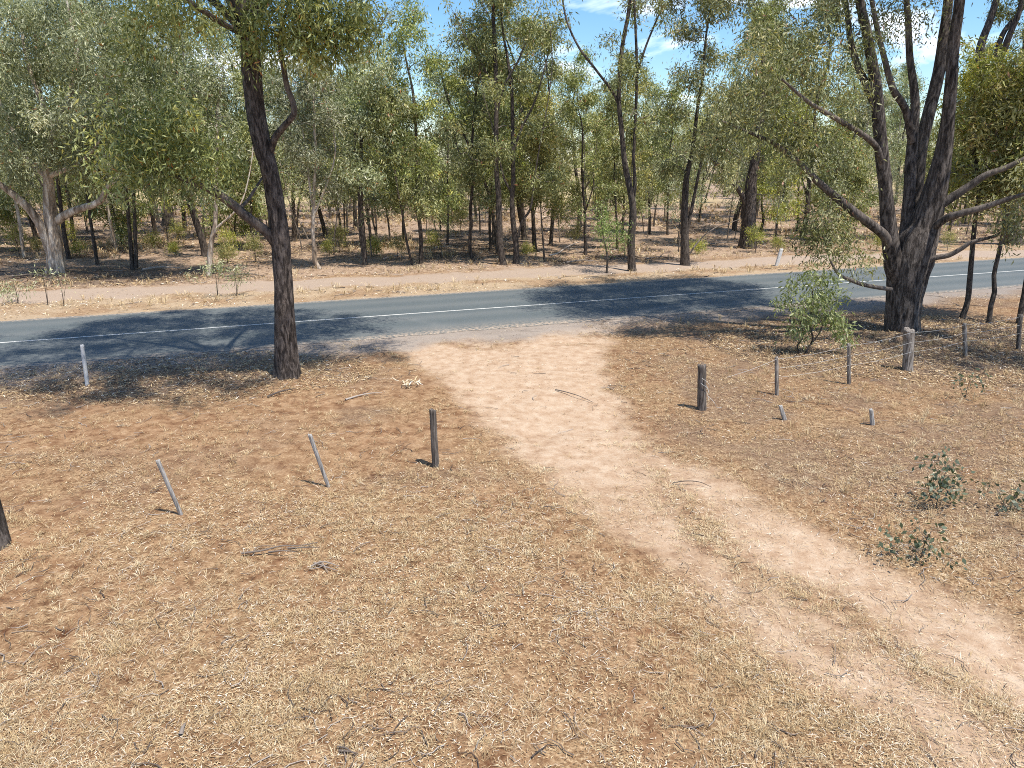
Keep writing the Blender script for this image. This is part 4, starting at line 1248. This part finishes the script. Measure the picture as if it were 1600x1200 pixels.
# ------------------------------------------------------------------ posts, fence, sticks
def split_post(mb, base, top, w, d, seed, taper=.9, sides=14, square=.35):
    """weathered split timber: squarish section with furrows, chewed top"""
    rng = np.random.default_rng(seed)
    base = np.array(base, float); top = np.array(top, float)
    n = 26
    ts = np.linspace(0, 1, n)
    ax = top - base
    L = np.linalg.norm(ax)
    u = np.array((1.0, 0, 0)); wv = np.array((0, 1.0, 0))
    th = np.arange(sides) * 2 * np.pi / sides + .3
    p = 2 + 6 * square
    rad = 1 / (np.abs(np.cos(th)) ** p + np.abs(np.sin(th)) ** p) ** (1 / p)
    V = []
    for i, t in enumerate(ts):
        k = (1 - (1 - taper) * t)
        nz = 1 + .16 * (vnoise(np.cos(th) * 3 + 7, np.sin(th) * 3 + 7 + t * L * 1.2, seed) - .5) * 2 + .05 * (vnoise(th * 3, np.full(sides, t * 14), seed + 3) - .5) * 2
        ring = base + ax * t + (np.cos(th) * rad * nz)[:, None] * u * w * .5 * k + (np.sin(th) * rad * nz)[:, None] * wv * d * .5 * k
        if i == n - 1:
            ring[:, 2] += (vnoise(th * 1.5, th * 0 + seed, seed) - .6) * w * .5
        V.append(ring)
    # rounded, broken top
    c = V[-1].mean(0)
    V.append(c + (V[-1] - c) * .72 + np.array((0, 0, w * .10)))
    V.append(c + (V[-1] - c) * .05 + np.array((0, 0, w * .02)))
    n2 = len(V)
    V = np.concatenate(V)
    i = np.arange(n2 - 1)[:, None]; j = np.arange(sides)[None, :]; j2 = (j + 1) % sides
    f = np.stack([i * sides + j, i * sides + j2, (i + 1) * sides + j2, (i + 1) * sides + j], -1).reshape(-1, 4)
    mb.add(V, f)


def post_at(px0, py0, px1, py1, wpx, mat, label, seed, name='fence_post', dpx=None, cat='post', group=None, lean_y=0.0, square=.35, parent=None, taper=.9):
    b = G(px0, py0); b[2] = float(gz(b[0], b[1]))
    t = P(px1, py1, b[1] + lean_y)
    m = mpp(b[1], .6)
    mb = MB()
    bb = b - (t - b) * .12
    split_post(mb, bb, t, wpx * m, (dpx or wpx) * m, seed, taper, square=square)
    if parent is not None:
        for v in mb.v: v -= np.asarray(parent.location, np.float32)
        o = obj('post', mb.mesh('post'), MAT[mat], parent)
        return o, b, t
    for v in mb.v: v -= b.astype(np.float32)
    o = obj(name, mb.mesh(name), MAT[mat], loc=b)
    tag(o, label, cat, group)
    return o, b, t


def wire(mb, pts, r=.004, sag=.02):
    out = []
    for a, b in zip(pts[:-1], pts[1:]):
        for t in np.linspace(0, 1, 10)[:-1 if b is not pts[-1] else None]:
            out.append(a + (b - a) * t - np.array((0, 0, sag)) * 4 * t * (1 - t) * np.linalg.norm(b - a) * .3)
    out = np.array(out)
    tube(mb, out, np.full(len(out), r), 5)


def posts():
    post_at(681, 729, 676, 641, 11, 'postd', 'thick weathered grey gatepost standing left of the bare drive', 1, square=.15, group='old posts either side of the drive')
    g, b, t = post_at(1097, 641, 1097, 571, 13, 'postd', 'stout dark gatepost with wire round it, right of the bare drive', 2, square=.15, group='old posts either side of the drive', taper=.96)
    wm = MB()
    a = np.linspace(0, 4 * np.pi, 60)
    rr = 13 * mpp(b[1], .6) * .5 + .022
    ring = np.stack([rr * np.cos(a) * 1.08, rr * np.sin(a) * 1.08, .22 + .34 * np.abs(np.sin(a * .5)) + .02 * a], 1)
    tube(wm, ring, np.full(60, .004), 5)
    tail = np.array([(rr, .02, .3), (rr + .12, -.05, .18), (rr + .2, -.03, .05), (rr + .32, .03, .03)])
    sp, sr = smooth_path(tail, [.004] * 4, .03); tube(wm, sp, sr, 5)
    obj('wire_loop', wm.mesh('wire_loop'), MAT['wire'], g)
    post_at(513, 756, 484, 678, 5.2, 'posts', 'thin silver-grey stake leaning left, nearest the left gatepost', 3, 'fence_stake', 5, group='leaning stakes left of the drive', lean_y=-.05, square=.8, taper=1)
    post_at(283, 804, 246, 719, 6.0, 'posts', 'thin silver-grey stake leaning hardest, lowest in the left foreground', 4, 'fence_stake', 5, group='leaning stakes left of the drive', lean_y=-.1, square=.8, taper=1)
    post_at(137, 603, 128, 539, 4.6, 'white', 'thin white post upright in the tree shade beside the road', 5, 'marker_post', 5, square=.8, taper=1)
    post_at(1226, 656, 1219, 633, 6.5, 'posts', 'short broken stake stub below the left thin fence post', 6, 'stake_stub', 6, cat='stake stub', group='broken stake stubs right of the drive', square=.7, taper=.8)
    post_at(1363, 664, 1361, 640, 6.5, 'posts', 'short broken stake stub nearer the right edge, almost upright', 7, 'stake_stub', 6, cat='stake stub', group='broken stake stubs right of the drive', square=.7, taper=.8)
    post_at(1213, 416, 1221, 389, 5.0, 'white', 'leaning white marker post across the road by the track', 8, 'marker_post', 4.5, square=.7, taper=1)
    # the wire fence
    root = empty('wire_fence', G(1214, 615))
    tag(root, 'sagging wire fence on thin posts and one thick post before the great tree', 'fence')
    P5 = []
    for k, (a, b_, c, d, w, mt) in enumerate(((1214, 616, 1213, 558, 5, 'post'), (1327, 598, 1326, 537, 5, 'post'), (1418, 578, 1421, 515, 14, 'post'), (1508, 559, 1507, 505, 5.5, 'post'), (1591, 546, 1594, 492, 6, 'postd'), (1682, 534, 1684, 482, 6, 'postd'))):
        o, b0, t0 = post_at(a, b_, c, d, w, mt, None, 20 + k, parent=root, square=.5, taper=.95)
        P5.append((b0, t0))
    x0 = np.array((4.9, 15.35, .55))
    for lv in (.96, .72, .48):
        wm = MB()
        pts = [b0 + (t0 - b0) * lv + np.array((0, -.035 - (.10 if k == 2 else 0), 0)) for k, (b0, t0) in enumerate(P5)]
        if lv > .9:
            pts = [x0] + pts
        wire(wm, pts, .003, .06 if lv > .9 else .05)
        for v in wm.v: v -= np.asarray(root.location, np.float32)
        obj('wire', wm.mesh('wire'), MAT['wire'], root)
    # loose wire drooping to the ground by the stout gatepost
    # fallen branches and sticks that can be told apart
    def stick(label, pts, wpx, tint, twigs=(), name='fallen_branch', cat='fallen branch', lift=.03):
        base = G(*pts[0]); base[2] = float(gz(base[0], base[1]))
        mb = MB()
        for q, w in [(pts, wpx)] + list(twigs):
            g = np.array([G(*p) for p in q]); g[:, 2] = gz(g[:, 0], g[:, 1]) + lift
            for i in range(1, len(g) - 1): g[i, 2] += random.uniform(0, .05)
            sp, sr = smooth_path(g, np.linspace(w, w * .35, len(g)) * .5 * mpp(g[0][1], 0), .06)
            tube(mb, sp, sr, 7, .15, len(label), attr=np.full(len(sr), tint))
        for v in mb.v: v -= base.astype(np.float32)
        o = obj(name, mb.mesh(name), MAT['twig'], loc=base)
        tag(o, label, cat, 'fallen branches and sticks')
    stick('reddish stick lying at a slant on the bare drive mouth', [(868, 609), (885, 614), (905, 621), (927, 629)], 2.0, .45)
    stick('thin dark twig lying level on the drive right side', [(1050, 757), (1070, 756), (1092, 758), (1112, 763)], 2, .1)
    stick('grey dead branch lying in the left foreground straw', [(378, 868), (410, 866), (440, 861), (470, 856), (497, 850)], 3.6, .45, [([(420, 866), (445, 868), (462, 866)], 3), ([(450, 860), (478, 862), (500, 858)], 3), ([(395, 867), (405, 858), (430, 856)], 2)], lift=.05)
    stick('small clump of broken grey twigs right of the dead branch', [(486, 886), (505, 883), (530, 886)], 3.5, .7, [([(490, 880), (510, 889), (528, 893)], 3), ([(500, 878), (505, 886), (512, 895)], 2.5), ([(484, 890), (500, 888), (520, 879)], 2)])
    stick('short thick bark piece at the lower left foreground', [(283, 1152), (287, 1144), (290, 1134)], 8, .6)
    stick('dark double stick at the bottom of the foreground', [(528, 1170), (542, 1177), (556, 1184)], 4, .3, [([(530, 1176), (546, 1180), (560, 1181)], 4)])
    stick('long white fallen branch on the woodland floor in the centre', [(858, 408), (872, 404), (884, 396), (896, 391), (906, 387)], 2.6, 1, [([(884, 396), (898, 398), (912, 403)], 1.5)], lift=.35)
    stick('pale straight fallen log left of the slim forked pale tree', [(288, 356), (305, 359), (328, 361)], 3, 1, lift=.2)
    for lab, pts, w, t in (('grey fallen log in front of the pair of slim black stems', [(222, 425), (250, 422), (282, 421)], 4, .8),
                           ('dark fallen limb at the foot of the pale blotchy gum', [(20, 438), (52, 436), (84, 440)], 3.5, .3),
                           ('bleached crooked limb lying right of the double dark trunk', [(598, 408), (618, 404), (634, 405)], 2.4, 1),
                           ('pale thin limb lying behind the left-leaning slender tree', [(672, 392), (690, 389), (716, 391)], 2.2, .9),
                           ('grey limb lying left of the small bushy sapling', [(884, 416), (908, 411), (934, 412)], 2.6, .7),
                           ('dark limb lying between the sinuous tree and the shaggy-footed tree', [(1008, 408), (1030, 404), (1058, 406)], 2.6, .3),
                           ('low grey log lying left of the thick dark old trunk', [(1108, 384), (1132, 381), (1154, 383)], 2.6, .6),
                           ('brown limb lying on the verge behind the dark gum trunk', [(352, 436), (384, 433), (412, 434)], 3, .4)):
        stick(lab, pts, w, t, [([pts[1], (pts[1][0] + 9, pts[1][1] - 5), (pts[1][0] + 17, pts[1][1] - 6)], w * .5)], lift=.12)
    stick('greyish stick lying by the left end of the drive mouth', [(540, 628), (560, 622), (580, 618), (597, 616)], 3, .9)
    stick('dark stick in the shade right of the dark gum base', [(418, 624), (440, 619), (462, 612)], 3.5, .15)
    # heap of bleached bark strips
    b = G(645, 604); rng = np.random.default_rng(41)
    mb = MB()
    for k in range(34):
        p = b + np.array((rng.normal(0, .15), rng.normal(0, .10), rng.uniform(.02, .14)))
        a = rng.uniform(0, 6.28); L = rng.uniform(.08, .22)
        q = np.array([p + np.array((math.cos(a), math.sin(a), rng.uniform(-.3, .5))) * L * t for t in (0, .4, .7, 1)])
        q[:, 2] = np.maximum(q[:, 2] + np.array((0, .03, .03, 0)), float(gz(b[0], b[1])) + .01)
        tube(mb, q, np.array((.006, .013, .011, .004)), 5, attr=np.full(4, rng.uniform(.7, 1.0)))
    for v in mb.v: v -= b.astype(np.float32)
    o = obj('bark_heap', mb.mesh('bark_heap'), MAT['litter'], loc=b)
    tag(o, 'little heap of bleached bark strips between the dark gum and the drive', 'bark heap')


# ------------------------------------------------------------------ sky, sun, camera
def sky():
    w = bpy.data.worlds.new('World'); SC.world = w; w.use_nodes = True
    nt = w.node_tree; nt.nodes.clear()
    out = nt.nodes.new('ShaderNodeOutputWorld')
    sk = nt.nodes.new('ShaderNodeTexSky'); sk.sky_type = 'NISHITA'; sk.sun_disc = False
    sk.sun_elevation = math.radians(67); sk.sun_rotation = math.radians(135)
    sk.altitude = 100; sk.air_density = 1.0; sk.dust_density = .3; sk.ozone_density = 2.5
    tc = N(nt, 'ShaderNodeTexCoord').outputs['Generated']
    mp = N(nt, 'ShaderNodeMapping', {'Vector': tc, 'Scale': (1, 1, 2.6), 'Location': (.75, .1, .45)}).outputs[0]
    nz = noise(nt, mp, 4.2, 7, .55, .25)
    fac = ramp(nt, nz, [(.56, (0, 0, 0)), (.68, (1, 1, 1))])
    # clouds are the colour of sunlit white vapour in the same units as the sky
    blue = N(nt, 'ShaderNodeHueSaturation', {'Color': sk.outputs[0], 'Saturation': 1.25, 'Value': .95}).outputs[0]
    col = mixc(nt, fac, blue, (9.5, 9.8, 10.4))
    bg = N(nt, 'ShaderNodeBackground', {'Color': col, 'Strength': SKY})
    nt.links.new(bg.outputs[0], out.inputs[0])
    sd = bpy.data.lights.new('sun', 'SUN'); sd.energy = SUN; sd.angle = math.radians(.53); sd.color = (1, .945, .85)
    so = bpy.data.objects.new('sun', sd); COL.objects.link(so)
    el = math.radians(67); az = math.radians(135)
    v = Vector((math.sin(az) * math.cos(el), math.cos(az) * math.cos(el), math.sin(el)))
    so.rotation_euler = (-v).to_track_quat('-Z', 'Y').to_euler()
    so.location = v * 60
    cd = bpy.data.cameras.new('camera'); cd.sensor_width = 36; cd.lens = F / 1600 * 36
    cd.clip_start = .05; cd.clip_end = 4000
    co = bpy.data.objects.new('camera', cd); COL.objects.link(co)
    co.location = (0, 0, H); co.rotation_euler = (math.pi / 2 - TH, 0, 0)
    SC.camera = co
    vs = SC.view_settings
    vs.view_transform = 'Standard'; vs.look = 'None'; vs.exposure = EXPO; vs.gamma = 1; vs.use_curve_mapping = False
    c = SC.cycles
    c.max_bounces = 6; c.diffuse_bounces = 3; c.glossy_bounces = 2; c.transmission_bounces = 3; c.transparent_max_bounces = 4
    c.use_denoising = False
    c.pixel_filter_type = 'BLACKMAN_HARRIS'; c.filter_width = 1.0


SKY, SUN, EXPO = .13, 4.3, .66
SC.render.engine = 'CYCLES'
sky()
build_ground()
build_road()
build_litter()
build_grass()
trees_big()
trees_woodland()
trees_fill()
shrubs()
posts()
